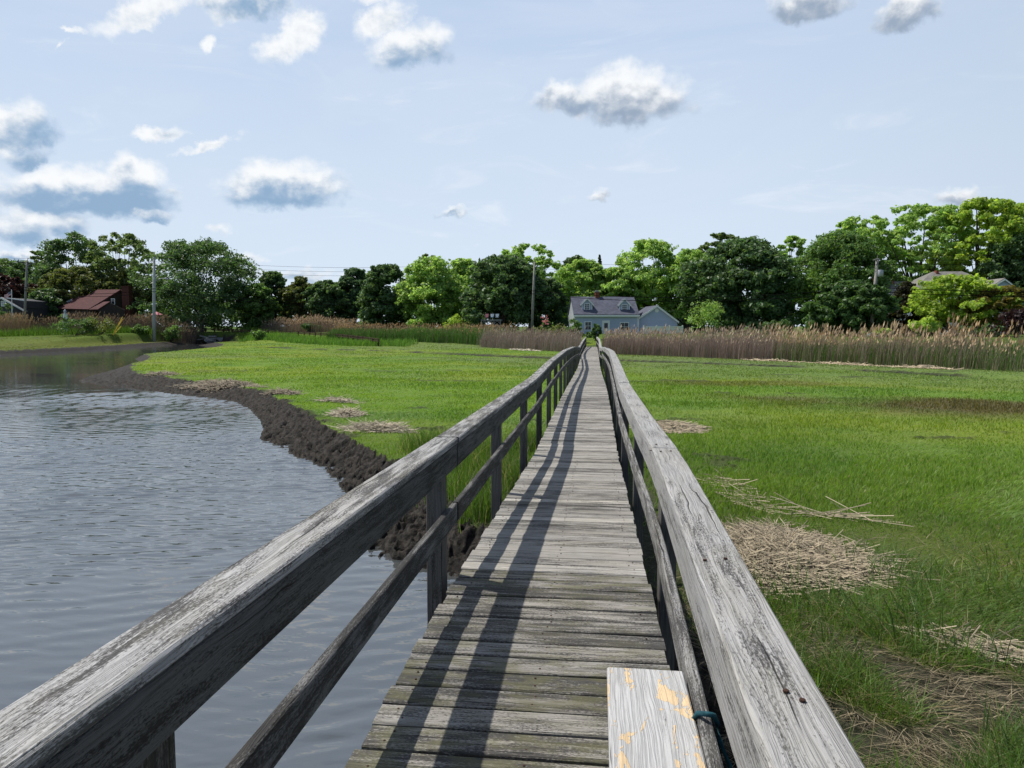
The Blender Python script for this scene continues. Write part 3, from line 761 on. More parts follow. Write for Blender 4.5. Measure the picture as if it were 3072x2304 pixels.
def make_trees():
    T = [  # label, cx, top, hw (photo px), Y, kind, style, bottom, extra
    ('dark green rounded tree at the left picture edge behind the dark house', 25, 778, 92, 132, 'dark', 'full', .05, {}),
    ('purple-leaved beech beside the dark house with the flag', 0, 826, 95, 117, 'purple', 'full', .1, {}),
    ('tall dark tree with ragged top between the left pole and the red roof', 232, 703, 92, 126, 'dark', 'mid', .15, {}),
    ('thin airy tree leaning out at the left of the tall dark tree', 150, 745, 42, 128, 'grey', 'airy', .45, {}),
    ('tall grey-green see-through tree left of the street light pole', 372, 700, 96, 125, 'grey', 'airy', .25, dict(ns=1.5)),
    ('olive brown tree rising left behind the red-roofed house', 235, 802, 84, 119, 'olive', 'mid', .1, {}),
    ('dull olive tree just behind the brick chimney of the red-roofed house', 372, 808, 66, 121, 'olive', 'mid', .1, {}),
    ('low dark tree filling the gap left of the red roof', 150, 868, 55, 114, 'dark', 'full', .05, {}),
    ('huge spreading oak with sky showing through its top right of the street light pole', 605, 720, 150, 116, 'dark', 'full', .03, dict(ns=1.7, leaf=.27, peak=.60, dens=.85)),
    ('mid green leafy tree at the right foot of the huge oak', 772, 852, 55, 117, 'green', 'mid', .05, {}),
    ('narrow dark tree standing up right of the huge oak', 822, 816, 46, 124, 'dark', 'full', .1, {}),
    ('olive young tree with bare twigs on top right of the narrow dark tree', 905, 832, 50, 122, 'olive', 'mid', .05, {}),
    ('dark low tree behind the silvery reed clump', 985, 842, 62, 119, 'dark', 'full', .03, {}),
    ('dark tree with a pointed top left of the round dark maple', 1066, 806, 56, 122, 'blue', 'full', .05, {}),
    ('round dark maple left of the bright green trees', 1160, 797, 80, 113, 'dark', 'full', .03, dict(ns=1.25)),
    ('broad bright yellow-green tree right of the round dark maple', 1298, 772, 100, 110, 'bright', 'full', .03, dict(ns=1.4)),
    ('pale airy treetop behind the broad bright tree', 1285, 764, 36, 126, 'grey', 'airy', .5, {}),
    ('bright green tree in the second row left of the big dark tree', 1392, 778, 80, 116, 'bright', 'full', .05, {}),
    ('big dark tree just left of the middle utility pole', 1512, 770, 122, 103, 'dark', 'full', .10, dict(ns=1.7, trunk=.42)),
    ('airy yellow-green treetop behind the middle utility pole', 1590, 730, 86, 124, 'bright', 'airy', .35, dict(ns=1.2)),
    ('dark tree low behind the middle utility pole', 1642, 838, 58, 106, 'dark', 'full', .05, {}),
    ('bright green tree behind the left gable of the blue-grey house', 1742, 782, 88, 116, 'bright', 'full', .05, {}),
    ('dark-topped tree behind the left end of the slate roof', 1730, 770, 52, 126, 'dark', 'full', .3, {}),
    ('bright green tree behind the brick chimney of the blue-grey house', 1850, 805, 82, 115, 'bright', 'full', .05, {}),
    ('tall bright yellow-green tree behind the right dormer', 1945, 722, 100, 118, 'bright', 'mid', .1, dict(ns=1.5)),
    ('bright green tree with dark limbs behind the garage gable', 2062, 752, 84, 116, 'bright', 'mid', .1, dict(ns=1.2)),
    ('pale thin treetop behind the large dark maple', 2150, 702, 74, 124, 'grey', 'airy', .4, {}),
    ('large dark maple right of the garage', 2222, 722, 142, 98, 'dark', 'full', .04, dict(ns=1.8)),
    ('thin see-through tree between the large maple and the columnar tree', 2372, 710, 62, 112, 'bright', 'airy', .15, {}),
    ('dense upright tree with brush-like top left of the transformer pole', 2508, 700, 128, 97, 'green', 'full', .03, dict(ns=1.8, leaf=.24)),
    ('tall airy bright tree behind the dense upright tree', 2575, 648, 92, 108, 'bright', 'airy', .12, dict(ns=1.6)),
    ('tall airy bright tree right of the transformer pole', 2752, 618, 118, 104, 'bright', 'airy', .22, dict(ns=2.2, trunk=.42)),
    ('tallest bright tree near the right picture edge', 2935, 600, 120, 100, 'yellow', 'airy', .25, dict(ns=2.4, trunk=.45)),
    ('half-bare branching tree crossing the right picture edge', 3070, 610, 80, 104, 'bright', 'airy', .3, dict(ns=.8)),
    ('dark tree at the right picture edge below the bright crowns', 3065, 705, 105, 96, 'dark', 'full', .05, dict(ns=1.3)),
    ('low dark tree between the transformer pole and the cedar', 2665, 850, 60, 100, 'dark', 'full', .05, {}),
    ('round dark green tree in front of the transformer pole', 2548, 845, 100, 74, 'mid', 'full', .03, dict(ns=1.6, leaf=.22)),
    ('bright fresh green tree in front of the half-hidden white house', 2862, 826, 108, 76, 'yellow', 'mid', .0, dict(ns=1.25, leaf=.22)),
    ('reddish olive small tree right of the fresh green tree', 2996, 858, 100, 75, 'redolive', 'mid', .12, dict(ns=1.1, leaf=.2)),
    ]
    for lab, cx, top, hw, Y, kind, st, bt, ex in T:
        tree(lab, cx, top, hw, Y, kind, style=st, bottom=bt, **ex)
    tree('dark brown-green cedar in front of the white house', 2716, 846, 92, 80, 'cedar', style='cone', bottom=.02, name='cedar_tree', leaf=.2, ns=1.8, group='conifers')
    tree('small feathery conifer tip above the blue-grey house', 1797, 764, 17, 126, 'blue', style='cone', bottom=.3, name='conifer_tree', leaf=.16, ns=1.6, group='conifers')

def make_woods():
    n = 1700; x = np.linspace(-150, 110, n) + RNG.normal(0, .4, n)
    y = np.interp(x, [-150, -60, 0, 60, 110], [140, 138, 137, 132, 120]) + RNG.normal(0, 1.5, n)
    hgt = 4.5 + 7.0 * fbm(x * .10, x * 0 + 3, 3, 190)
    z = 1.4 + hgt * RNG.random(n) ** .8
    cen = np.stack([x, y, z], 1)
    V, C = leaf_cloud(cen, np.full(n, 1.15), 46, .34, (.075, .145, .04), jit=.5)
    q = np.arange(len(V)).reshape(-1, 4)
    o = link('far_woods', np_mesh('far_woods', V, quads=q, col=C), M['leaf']); tag(o, 'dark belt of undergrowth and far trees behind the houses', 'woods', kind='stuff')
def shrub(label, cx, top, hw, Y, kind, cat='shrub', group='shrubs along the marsh edge', leaf=.13, n=26, per=60, flowers=None, name='shrub'):
    base = at(cx, 979, Y); gx, gy = base[0], base[1]; g0 = gh(gx, gy)
    H = max(.5, at(cx, top, Y)[2] - g0); rw = hw * np.linalg.norm(base - CAM) / F
    root = empty(name, (gx, gy, g0), label, cat, group)
    d = RNG.normal(0, 1, (n, 3)); d /= np.linalg.norm(d, axis=1)[:, None]; u = d * (.4 + .6 * RNG.random(n))[:, None]
    cen = np.stack([gx + u[:, 0] * rw * .8, gy + u[:, 1] * rw * .7, g0 + H * .5 + u[:, 2] * H * .42], 1)
    rad = RNG.uniform(.18, .32, n) * min(rw, H) * 1.0
    parts = [leaf_cloud(cen, rad, per, leaf, KIND[kind], jit=.5)]
    leaf_mesh('foliage', parts, root)
    if flowers:
        k = 14; fc = cen[RNG.choice(n, k)] + RNG.normal(0, .25, (k, 3)) + np.array([0, -.2, H * .15])
        leaf_mesh('blossom', [leaf_cloud(fc, np.full(k, .16), 9, .09, flowers, jit=.3)], root)
    b = MB()
    for i in range(5):
        e = cen[i]; b.tube([(gx + RNG.normal(0, .1), gy, g0 - .1), (gx * .4 + e[0] * .6, gy * .4 + e[1] * .6, g0 * .5 + e[2] * .5), e], [.05, .035, .012], 5)
    b.build('stem', M['bark'], root); return root
def make_shrubs():
    L = [
    ('broad grey-green bush on the left bank below the white lighthouse ornament', 220, 946, 72, 92, 'mid', {}),
    ('wide olive bush in the middle of the left bank bushes', 300, 950, 58, 94, 'olive', {}),
    ('dark bush covering the foot of the dark house', 12, 905, 34, 104, 'mid', {}),
    ('round hedge bush beside the dark house door', 44, 938, 22, 103, 'dark', {}),
    ('green bush at the foot of the street light pole', 418, 975, 34, 100, 'green', {}),
    ('green bush right of the street light pole at the guard rail', 512, 970, 32, 103, 'green', {}),
    ('leafy bush in front of the guard rail right of the culvert', 772, 990, 28, 100, 'green', {}),
    ('low dark bush behind the guard rail right of the culvert', 935, 968, 42, 112, 'dark', {}),
    ('bright yellow-green bush below the bright trees', 1365, 942, 42, 98, 'yellow', {}),
    ('small bright green bush beside the boardwalk reeds strip', 1200, 985, 40, 94, 'green', {}),
    ('shrub hiding the left window of the blue-grey house', 1722, 955, 38, 76, 'green', {}),
    ('clipped bush beside the house door at the end of the boardwalk', 1790, 968, 20, 78, 'mid', {}),
    ('low dark hedge bush at the back of the lawn at the boardwalk end', 1772, 995, 26, 82, 'dark', {}),
    ('yellow-green scrub behind the left reeds', 1660, 968, 62, 79, 'olive', {}),
    ('scrub left of the middle utility pole foot', 1520, 985, 40, 92, 'olive', {}),
    ('green undergrowth right of the garage', 2128, 885, 68, 92, 'bright', {}),
    ('low bright bush behind the right reeds near the leaning pole foot', 2640, 985, 60, 66, 'yellow', dict(n=18)),
    ('fresh green bush at the foot of the cedar', 2775, 945, 48, 68, 'yellow', {}),
    ('dark purple bush at the right picture edge', 3050, 925, 62, 64, 'purple', {}),
    ('dark undergrowth beneath the reddish olive tree', 2945, 970, 68, 70, 'dark', {}),
    ('dark undergrowth at the foot of the large maple', 2330, 955, 60, 88, 'mid', {}),
    ('dark undergrowth below the round green tree', 2480, 955, 70, 80, 'dark', {}),
    ]
    for lab, cx, top, hw, Y, k, ex in L: shrub(lab, cx, top, hw, Y, k, **ex)
    shrub('rose bush with pink blossom left of the blue-grey house', 1640, 952, 16, 86, 'mid', flowers=(.55, .22, .33), name='rose_bush')

# ------------------------------------------------------------------ boardwalk
PRO = np.array([(-4, .93), (0, .93), (2.86, .925), (4.03, .89), (5.38, .835), (6.53, .775), (9.28, .645), (10.5, .645), (12.17, .655), (14.8, .68), (17.6, .668), (20.9, .62), (27, .46), (34, .315), (38, .34), (42.8, .44), (46, .54), (55, .49), (70, .36)])
XC = np.array([(-4, 0), (5, .01), (10, .027), (15, .06), (20.9, .078), (43, .075), (55, .11), (70, .17)])
LCAP = np.array([(-4, 1.80), (.9, 1.735), (4.37, 1.675), (10.6, 1.58), (15.2, 1.625), (22.8, 1.59), (33, 1.41), (41.8, 1.15)])
LCAPX = np.array([(-4, -.575), (20, -.575), (33, -.56), (42, -.505), (56, -.49), (69.6, -.35)])
LCAPF = np.array([(42.2, 1.08), (50, 1.10), (56, 1.14), (62, 1.24), (69.6, 1.30)])
RCAP = np.array([(-4, 1.76), (1.0, 1.70), (4, 1.685), (5.1, 1.64), (6.6, 1.634), (9.6, 1.615), (12.6, 1.66), (16, 1.69), (19.5, 1.68), (27, 1.52), (33, 1.36), (39.8, 1.20)])
RCAPX = np.array([(-4, .60), (1, .64), (4, .715), (9.6, .715), (12.6, .745), (19.5, .83), (39, .93), (40.2, .9), (42, .79), (58, .86), (69.6, .735)])
RCAPF = np.array([(40.2, 1.12), (48, 1.14), (58, 1.31), (69.6, 1.33)])
def spl(A, y):
    """smoothed piecewise interpolation"""
    ys = np.array([y - .7, y - .35, y, y + .35, y + .7]); return float(np.mean(np.interp(ys, A[:, 0], A[:, 1])))
def dz(y): return spl(PRO, y)
def dx(y): return spl(XC, y)
PY = [-1.45, 1.27, 4.0, 6.6, 9.3, 12.05, 14.8, 17.5, 20.4, 23.2, 25.9, 28.7, 31.5, 34.2, 37.0, 39.6] + [42.6 + 2.7 * i for i in range(11)]

def make_boardwalk():
    root = empty('boardwalk', (0, 0, 0), 'long narrow weathered grey boardwalk with handrails running across the marsh', 'boardwalk')
    b = MB(); y = -3.2; i = 0
    seam = (4.18,)
    while y < 69.9:
        pit = .147 if y < 22 else .147
        gap = .0155 if y < 4.2 else (.0075 if y < 25 else .006)
        w = pit - gap
        yc = y + w / 2; z = dz(yc); xc = dx(yc); hwid = .555 if yc < 60 else .53
        j1, j2 = random.uniform(-.008, .008), random.uniform(-.008, .008)
        tl = random.uniform(-.004, .004); zz = z - .019 + random.uniform(-.0025, .0025)
        sl = (dz(yc + .1) - dz(yc - .1)) / .2
        sk = random.uniform(-.004, .004)
        pts = [(xc - hwid + j1, yc - sk, zz - tl), (xc - .2, yc - sk * .3, zz - tl * .3 + random.uniform(-.002, .001)), (xc + .2, yc + sk * .3, zz + tl * .3 + random.uniform(-.002, .001)), (xc + hwid + j2, yc + sk, zz + tl)]
        near = 1. if yc < 4.2 else .25 * max(0, 1 - (yc - 4.2) / 12)
        tone = random.uniform(.22, .56) if yc > 4.2 else random.uniform(.14, .36)
        if i % 19 == 7 and yc > 4.2: tone = .85
        b.beam(pts, w, .038, up=(0, -sl, 1), ch=.005, c=(tone, near * random.uniform(.1, .8), random.uniform(.1, .95) if yc > 4.2 else random.uniform(.45, 1.)))
        y += pit; i += 1
    b.build('deck', M['deck'], root)
    # nails heads on the near boards
    b = MB()
    y = -3.2
    while y < 9:
        yc = y + .07
        for sx in (-.47, 0.02, .47):
            for dy in (-.03, .03):
                if random.random() < .8:
                    p = Vector((dx(yc) + sx + random.uniform(-.02, .02), yc + dy, dz(yc) + .0005))
                    b.lathe([(.0045, -.002), (.0042, .0012), (.001, .0016)], p, 6)
        y += .147
    b.build('nail_heads', M['nail'], root)['kind'] = 'stuff'
    b = MB()
    for sx in (-.47, 0, .47):
        pts = [(dx(y) + sx, y, dz(y) - .14) for y in np.arange(-3.2, 70, 1.4)]
        b.beam(pts, .045, .19, ch=0, c=(.3, 0, .5))
    b.build('stringers', M['post'], root)
    def capx(A, y): return spl(A, y)
    def rails(side):
        capA, capF, xA = (LCAP, LCAPF, LCAPX) if side < 0 else (RCAP, RCAPF, RCAPX)
        end = 41.9 if side < 0 else 39.9
        def cz(y, far): return spl(capF if far else capA, y) if not far or y > capF[0, 0] + .7 else float(np.interp(y, capF[:, 0], capF[:, 1]))
        def czz(y, far): return float(np.interp(y, capF[:, 0], capF[:, 1])) if far else (spl(capA, y) if y < end - 1 else float(np.interp(y, capA[:, 0], capA[:, 1])))
        # inner face lateral of cap
        def xin(y): return spl(xA, y) if side < 0 else spl(xA, y) - .14
        near_seams = [-3.2, 4.2, 10.4, 15.2, 20.4, 25.9, 31.5, 37.0, end] if side < 0 else [-3.2, 3.98, 9.3, 14.8, 20.4, 25.9, 31.5, 37.0, end]
        far0 = 42.1 if side < 0 else 40.1
        far_seams = [far0, 47, 52.6, 58, 63.5, 69.6]
        for far, sms in ((False, near_seams), (True, far_seams)):
            for a, c in zip(sms[:-1], sms[1:]):
                n = max(3, int((c - a) / .45)); ys = np.linspace(a + .003, c - .003, n)
                dzj = random.uniform(-.004, .004); dxj = random.uniform(-.005, .005)
                tone = random.uniform(.40, .50) if side < 0 else random.uniform(.28, .38); mo = .12 if a < 5 else .06; mil = random.uniform(.75, 1.0) if side < 0 else random.uniform(.3, .55)
                bb = MB(); bb.beam([(xin(y) + side * .07 + dxj, y, czz(y, far) - .019 + dzj) for y in ys], .142, .038, ch=.006, c=(tone, mo, mil))
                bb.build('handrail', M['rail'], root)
                bb = MB(); bb.beam([(xin(y) + side * .0225 + dxj, y, czz(y, far) - .040 - .069 + dzj) for y in ys], .038, .138, ch=.004, c=((-.34, .1, .8) if side < 0 else (tone * .7, mo, mil)))  # left boards: shade on the inner face painted in as near-black tone
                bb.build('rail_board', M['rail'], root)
                bb = MB()
                dm1, dm2 = random.uniform(-.02, .01), random.uniform(-.02, .01)
                bb.beam([(xin(y) + side * .0225 + dxj, y, czz(y, far) - (.45 if not far else .5) + dm1 + (dm2 - dm1) * (y - a) / (c - a) + (.0 if side < 0 or y > 30 else 0.)) for y in ys], .036, .118, ch=.005, c=((-.16, .05, 1.) if side < 0 else (tone * .5, mo, .9)))  # left mid rail: its shaded side is painted into the dark tone
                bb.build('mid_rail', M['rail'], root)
        for k, y in enumerate(PY):
            far = y > (42.1 if side < 0 else 40.1)
            x = xin(y) + side * (.042 + .048); top = czz(y, far) - .041
            g0 = gh(x, y) - .6
            bb = MB(); lean = random.uniform(-.01, .01)
            bb.beam([(x + lean, y + random.uniform(-.01, .01), g0), (x, y, .5 * (g0 + top)), (x, y, top)], .09, .10 if k != 2 else .15, up=(0, 1, 0), ch=.004, c=(random.uniform(.35, .6), .1, random.random()))
            bb.build('post', M['post'], root)
        if True:   # gate posts at the far end
            x = xin(69.8) + side * .05
            bb = MB(); bb.beam([(x, 69.85, -.2), (x, 69.85, 1.3)] if side < 0 else [(x, 69.85, -.2), (x, 69.85, 1.58)], .10, .10, up=(0, 1, 0), c=(.2, 0, .3)); bb.build('end_post', M['post'], root)
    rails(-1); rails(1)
    # screws on the near right handrail
    for (x, y) in [(.55, 3.86), (.60, 3.84), (.655, 3.86), (.55, 2.0), (.61, 2.02), (.58, 1.27), (.60, 1.24), (.60, 4.1), (.66, 4.12)]:
        bb = MB(); bb.lathe([(.006, -.002), (.0055, .001), (.002, .0015)], (x, y, spl(RCAP, y) + .0008), 8); bb.build('screw', M['nail'], root)
    # bench
    be = empty('bench', (.39, 1.3, dz(1.3)), 'short weathered plank bench with peeling cream paint on the deck by the right rail', 'bench')
    zt = 1.285
    bb = MB(); bb.beam([(.39, .35, zt - .02), (.395, 1.2, zt - .021), (.402, 2.165, zt - .019)], [.236, .236, .234], .04, ch=.005, c=(.55, .03, .25)); bb.build('seat', M['bench'], be)
    for yy in (.6, 1.85):
        bb = MB(); bb.beam([(.39, yy, dz(yy) + .002), (.39, yy, zt - .042)], .18, .04, up=(0, 1, 0), c=(.5, .1, .2)); bb.build('leg', M['post'], be)
    bb = MB(); bb.beam([(.39, .62, zt - .11), (.39, 1.83, zt - .11)], .035, .09, c=(.4, .1, .2)); bb.build('stretcher', M['post'], be)
    # rope looped over the right mid rail
    yr = 1.87; xm = spl(RCAPX, yr) - .14 + .0225; zm = spl(RCAP, yr) - .45
    pts = []
    for k in range(15):
        t = 2 * PI * k / 14
        cx_, cz_ = math.cos(t), math.sin(t)
        pts.append((xm + .034 * cx_, yr + .015 * math.sin(t * .5) + .02 * math.sin(3 * t), zm + .074 * cz_))
    bb = MB(); bb.tube(pts, .0075, 8)
    bb.tube([pts[0], (xm + .055, yr - .03, zm - .05), (xm + .06, yr - .05, zm - .22), (xm + .04, yr - .1, zm - .34)], .0075, 8)
    bb.tube([pts[7], (xm - .05, yr - .02, zm - .06), (xm - .06, yr - .05, zm - .11)], .0075, 8)
    o = bb.build('rope', M['rope'], None, True); tag(o, 'teal rope loop tied round the right lower rail beside the bench', 'rope')

# ------------------------------------------------------------------ straw piles
def straw(label, centre, outline=None, rx=1., ry=.5, h=.1, n=900, ang=0., L=(.12, .5), w=.006, col=(.40, .34, .245), spread=.1, rot=0., aniso=.8, name='straw_pile', clear=False):
    cx, cy = centre; clear and STRAW.append((cx, cy, rx, ry, rot))
    th = RNG.random(n) * 2 * PI; rr = np.sqrt(RNG.random(n)) * (1 + spread * RNG.normal(0, 1, n))
    u, v = rr * np.cos(th), rr * np.sin(th)
    if outline is not None:                                   # outline: radius multiplier vs angle (12 samples)
        o_ = np.array(outline); k = np.interp(th, np.linspace(0, 2 * PI, len(o_) + 1), np.append(o_, o_[0])); u, v = u * k, v * k
    x = cx + rx * u * math.cos(rot) - ry * v * math.sin(rot); y = cy + rx * u * math.sin(rot) + ry * v * math.cos(rot)
    z = np.maximum(terrain(np.stack([x, y], 1), True)[0], WL) + h * np.clip(1 - rr ** 2, 0, 1) * (.15 + .85 * RNG.random(n)) + .02
    a = np.where(RNG.random(n) < aniso, ang + RNG.normal(0, .45, n), RNG.random(n) * PI)
    ln = RNG.uniform(L[0], L[1], n); el = RNG.normal(0, .2, n)
    d = np.stack([np.cos(a) * np.cos(el), np.sin(a) * np.cos(el), np.sin(el)], 1) * (ln / 2)[:, None]
    s = np.stack([-np.sin(a), np.cos(a), np.zeros(n)], 1) * (w * (.6 + .8 * RNG.random(n)) / 2)[:, None]
    up = np.zeros((n, 3)); up[:, 2] = w * .45
    P = np.stack([x, y, z], 1)
    V = np.empty((n, 6, 3)); V[:, 0] = P - d - s; V[:, 1] = P - d + s; V[:, 2] = P - d + up * 1.6; V[:, 3] = P + d - s; V[:, 4] = P + d + s; V[:, 5] = P + d + up * 1.6
    b = np.arange(n)[:, None] * 6
    q = np.concatenate([b + np.array([0, 2, 5, 3]), b + np.array([2, 1, 4, 5])])
    C = np.array(col) * (.3 + 1.0 * RNG.random(n))[:, None]
    me = np_mesh(name, V.reshape(-1, 3), quads=q, col=np.repeat(C, 6, 0))
    o = link(name, me, M['straw']); tag(o, label, 'straw pile', 'piles of dead reed straw')
    return o
def make_straw():
    p = gz(1690 * K, 1200 * K, .05)
    straw('big mat of dead reed straw on the grass right of the boardwalk', (p[0] - .02, p[1] + .05), [1.45, 1.05, .78, .85, 1.05, 1.2, 1.0, .9, 1.1, .85, .65, .95], rx=.62, ry=1.05, h=.085, n=6200, ang=-.5, L=(.10, .6), w=.0085, rot=-.35, clear=True, aniso=.3, spread=.2, col=(.37, .315, .225))
    p = gz(1600 * K, 1060 * K, .05)
    straw('thin scatter of straw trailing beyond the big mat', (p[0], p[1]), rx=.30, ry=1.2, h=.02, n=60, ang=-.6, L=(.15, .7), w=.010, rot=.15, spread=.12)
    p = gz(1770 * K, 1105 * K, .05)
    straw('single long bundle of reed stalks lying right of the big mat', (p[0], p[1]), rx=.6, ry=.04, h=.02, n=22, ang=-.42, L=(.5, 1.4), w=.010, rot=-.42, aniso=1.)
    p = gz(1450 * K, 922 * K, .05)
    straw('small round straw heap close behind the right handrail', (p[0], p[1]), rx=.75, ry=.75, h=.12, n=800, L=(.12, .4), w=.013, clear=True)
    p = gz(2150 * K, 1395 * K, .05)
    straw('loose straw on the bare mud at the right picture edge', (p[0], p[1]), rx=.5, ry=.16, h=.03, n=110, ang=-.5, L=(.15, .6), w=.008, rot=-.4)
    for lab, px, py, rx, ry, n, rot, w in [
        ('pale straw mat nearest the left handrail on the creek bank', 818, 928, .8, .42, 800, -.12, .013),
        ('middle straw mat on the grass above the mud bank', 748, 895, .5, .4, 420, -.9, .013),
        ('small straw streak behind the middle mat', 728, 868, .7, .18, 130, -.25, .015),
        ('straw heap where the grass meets the mud bend', 612, 850, .7, .35, 220, -.2, .018),
        ('long straw wrack line along the point of the mud bank', 478, 829, 2.9, .55, 900, -.42, .02),
        ('straw tuft at the tip of the mud point', 352, 809, 1.2, .5, 160, -.5, .024)]:
        p = gz(px * K, py * K, .02)
        straw(lab, (p[0], p[1]), rx=rx, ry=ry, h=.13, n=n, ang=rot, L=(.25, .8), w=w * .85, rot=rot, spread=.18, aniso=.55, outline=list(RNG.uniform(.5, 1.2, 12)), col=((.30, .255, .19) if n in (900, 160, 220) else (.42, .37, .28)), clear=n > 300)
    # drift line at the foot of the right reeds
    pts = [(10.5, 51.6), (14, 47.6), (17, 44), (20, 40.6)]
    for (a, c), lab in zip(zip(pts[:-1], pts[1:]), ('left end of the pale drift line below the right reeds', 'middle of the pale drift line below the right reeds', 'right end of the pale drift line by the pale rock')):
        m_ = ((a[0] + c[0]) / 2, (a[1] + c[1]) / 2); an = math.atan2(c[1] - a[1], c[0] - a[0])
        straw(lab, m_, rx=2.3, ry=.14, h=.05, n=150, ang=an, L=(.3, 1.0), w=.028, rot=an, col=(.52, .43, .30))
    p = gz(1050 * K + 100, 756 * K, .02)
    straw('pale drift straw at the foot of the left reeds', (-6.3, 69), rx=2.6, ry=.3, h=.07, n=240, ang=-.9, L=(.3, .9), w=.04, rot=-.9, col=(.5, .45, .36))

# ------------------------------------------------------------------ stones, culvert, guard rail
def stone(label, c, sx, sy, sz, rot=0., tilt=0., mat='rock', name='rock', cat='rock', group='stones at the culvert'):
    import bmesh
    bm = bmesh.new(); bmesh.ops.create_icosphere(bm, subdivisions=3, radius=1)
    rs = random.uniform(0, 50)
    for v in bm.verts:
        p = v.co; q = Vector((max(-.72, min(.72, p.x)), max(-.72, min(.72, p.y)), max(-.6, min(.6, p.z)))) * 1.3
        n_ = fbm(np.array([q.x * 1.3 + rs]), np.array([q.y * 1.3 + q.z + rs]), 3, 7)[0] - .5
        q *= 1 + .35 * n_
        v.co = Vector((q.x * sx / 2, q.y * sy / 2, q.z * sz / 2))
    me = bpy.data.meshes.new(name); bm.to_mesh(me); bm.free()
    o = link(name, me, M[mat]); o.location = c; o.rotation_euler = (random.uniform(-.08, .08), tilt, rot)
    tag(o, label, cat, group); return o
def make_culvert():
    a = at(646, 1029, 107.6); c = at(724, 1029, 107.2)
    cm = (a + c) / 2
    root = empty('culvert', (cm[0], cm[1], WL), 'concrete culvert headwall with half-drowned pipe at the creek head', 'culvert')
    b = MB(); zt = at(690, 1013, 107.4)[2]
    b.poly([(a[0], a[1], WL - .4), (c[0], c[1], WL - .4), (c[0], c[1], zt - .16), (c[0] - .5, c[1], zt - .02), (a[0] + 1.9, a[1], zt + .04), (a[0], a[1], zt + .02)], .45, nrm=(0, 1, 0))
    b.build('headwall', M['concrete'], root)
    px = at(684, 1030, 107)[0]; b = MB(); seg = 18
    ro, ri = .56, .46; vs = []; fs = []
    for y in (cm[1] - .55, cm[1] + .05):
        for r in (ro, ri):
            for k in range(seg):
                t = 2 * PI * k / seg; vs.append((px + r * math.cos(t), y, WL - .12 + r * math.sin(t)))
    for k in range(seg):
        j = (k + 1) % seg
        fs += [[k, j, seg + j, seg + k], [k, 2 * seg + k, 2 * seg + j, j], [seg + k, seg + j, 3 * seg + j, 3 * seg + k]]
    b.add(vs, fs); b.build('pipe', M['concrete'], root)
    b = MB(); b.lathe([(.45, 0), (.45, .02)], (0, 0, 0), 18)
    b2 = MB(); b2.poly([(px + .455 * math.cos(2 * PI * k / 18), cm[1] - .02, WL - .12 + .455 * math.sin(2 * PI * k / 18)) for k in range(18)], .02, nrm=(0, -1, 0)); b2.build('pipe_mouth', M['black'], root)
    def sp(x, y): return at(560 + x * .09946, 960 + y * .09946, 106.6)
    for lab, x, y, sx, sz, t in [
        ('flat slab on top of the stone pile left of the headwall', 790, 495, 1.2, .22, 0.05),
        ('tilted slab at the upper left of the culvert stones', 520, 515, 1.5, .26, .28),
        ('layered stone against the left end of the headwall', 750, 560, 1.6, .40, .03),
        ('lower layered stone against the left end of the headwall', 745, 615, 1.5, .38, .06),
        ('pale narrow slab jutting left from the culvert stones', 460, 585, 1.3, .14, -.16),
        ('dark steep stone in the middle of the culvert pile', 620, 620, .9, .55, .5),
        ('pale flat slab at the water in front of the headwall', 800, 662, 1.5, .16, .02),
        ('grey low slab sitting in the water left of the pipe', 700, 690, .9, .22, .15),
        ('small stone leaning right of the pipe mouth', 1430, 705, .9, .2, -.35),
        ('white broken slab at the right end of the headwall', 1690, 625, .8, .2, -.15)]:
        p = sp(x, y); stone(lab, (p[0], p[1] + random.uniform(-.3, .3), p[2]), sx, .9, sz, random.uniform(-.3, .3), t)
    p = gz(2779, 1104, .0); stone('pale flat rock at the foot of the right reeds', (p[0], p[1], .06), .85, .5, .26, .1, .05, 'pale_rock', group='loose stones')
    # rusty guard rail
    L = [(470, 984, 113), (540, 983, 112), (600, 983.5, 111), (700, 987.5, 109), (790, 991, 107), (900, 994.5, 102), (1000, 1000.5, 94), (1070, 1007, 87), (1137, 1016, 80)]
    P = [at(x, y, Y) for x, y, Y in L]
    gr = empty('guard_rail', tuple(P[3] - np.array([0, 0, .7])), 'long rusty brown guard rail along the road above the culvert', 'guard rail')
    b = MB()
    for dz_, th in ((-.07, .12), (-.19, .05), (-.30, .12)):
        b.beam([(p[0], p[1] - (.03 if th > .1 else -.02), p[2] + dz_) for p in P], .05, th, ch=.01)
    b.build('rail', M['rust'], gr)
    cum = np.concatenate([[0], np.cumsum([np.linalg.norm(P[i + 1] - P[i]) for i in range(len(P) - 1)])]); PP = np.array(P)
    s = .5
    while s < cum[-1]:
        p = [np.interp(s, cum, PP[:, k]) for k in range(3)]
        b = MB(); b.beam([(p[0], p[1] + .08, gh(p[0], p[1]) - .3), (p[0], p[1] + .08, p[2] + .02)], .16, .14, up=(0, 1, 0), ch=.01); b.build('post', M['rust'], gr)
        s += 1.95

def make_road():
    b = MB(); L = [(-130, 118), (-90, 118), (-65, 117.5), (-50, 113), (-38, 104), (-30, 96.5), (-25, 91.5)]
    vs = []
    for i, (x, y) in enumerate(L):
        vs += [(x, y, gh(x, y) + .012), (x + 1.5, y + 6, gh(x + 1.5, y + 6) + .012)]
    b.add(vs, [[2 * i, 2 * i + 2, 2 * i + 3, 2 * i + 1] for i in range(len(L) - 1)])
    o = b.build('road', plain('asphalt', (.07, .068, .066), .9, .2, .3, 4)); tag(o, 'narrow asphalt road behind the guard rail', 'road', kind='structure')

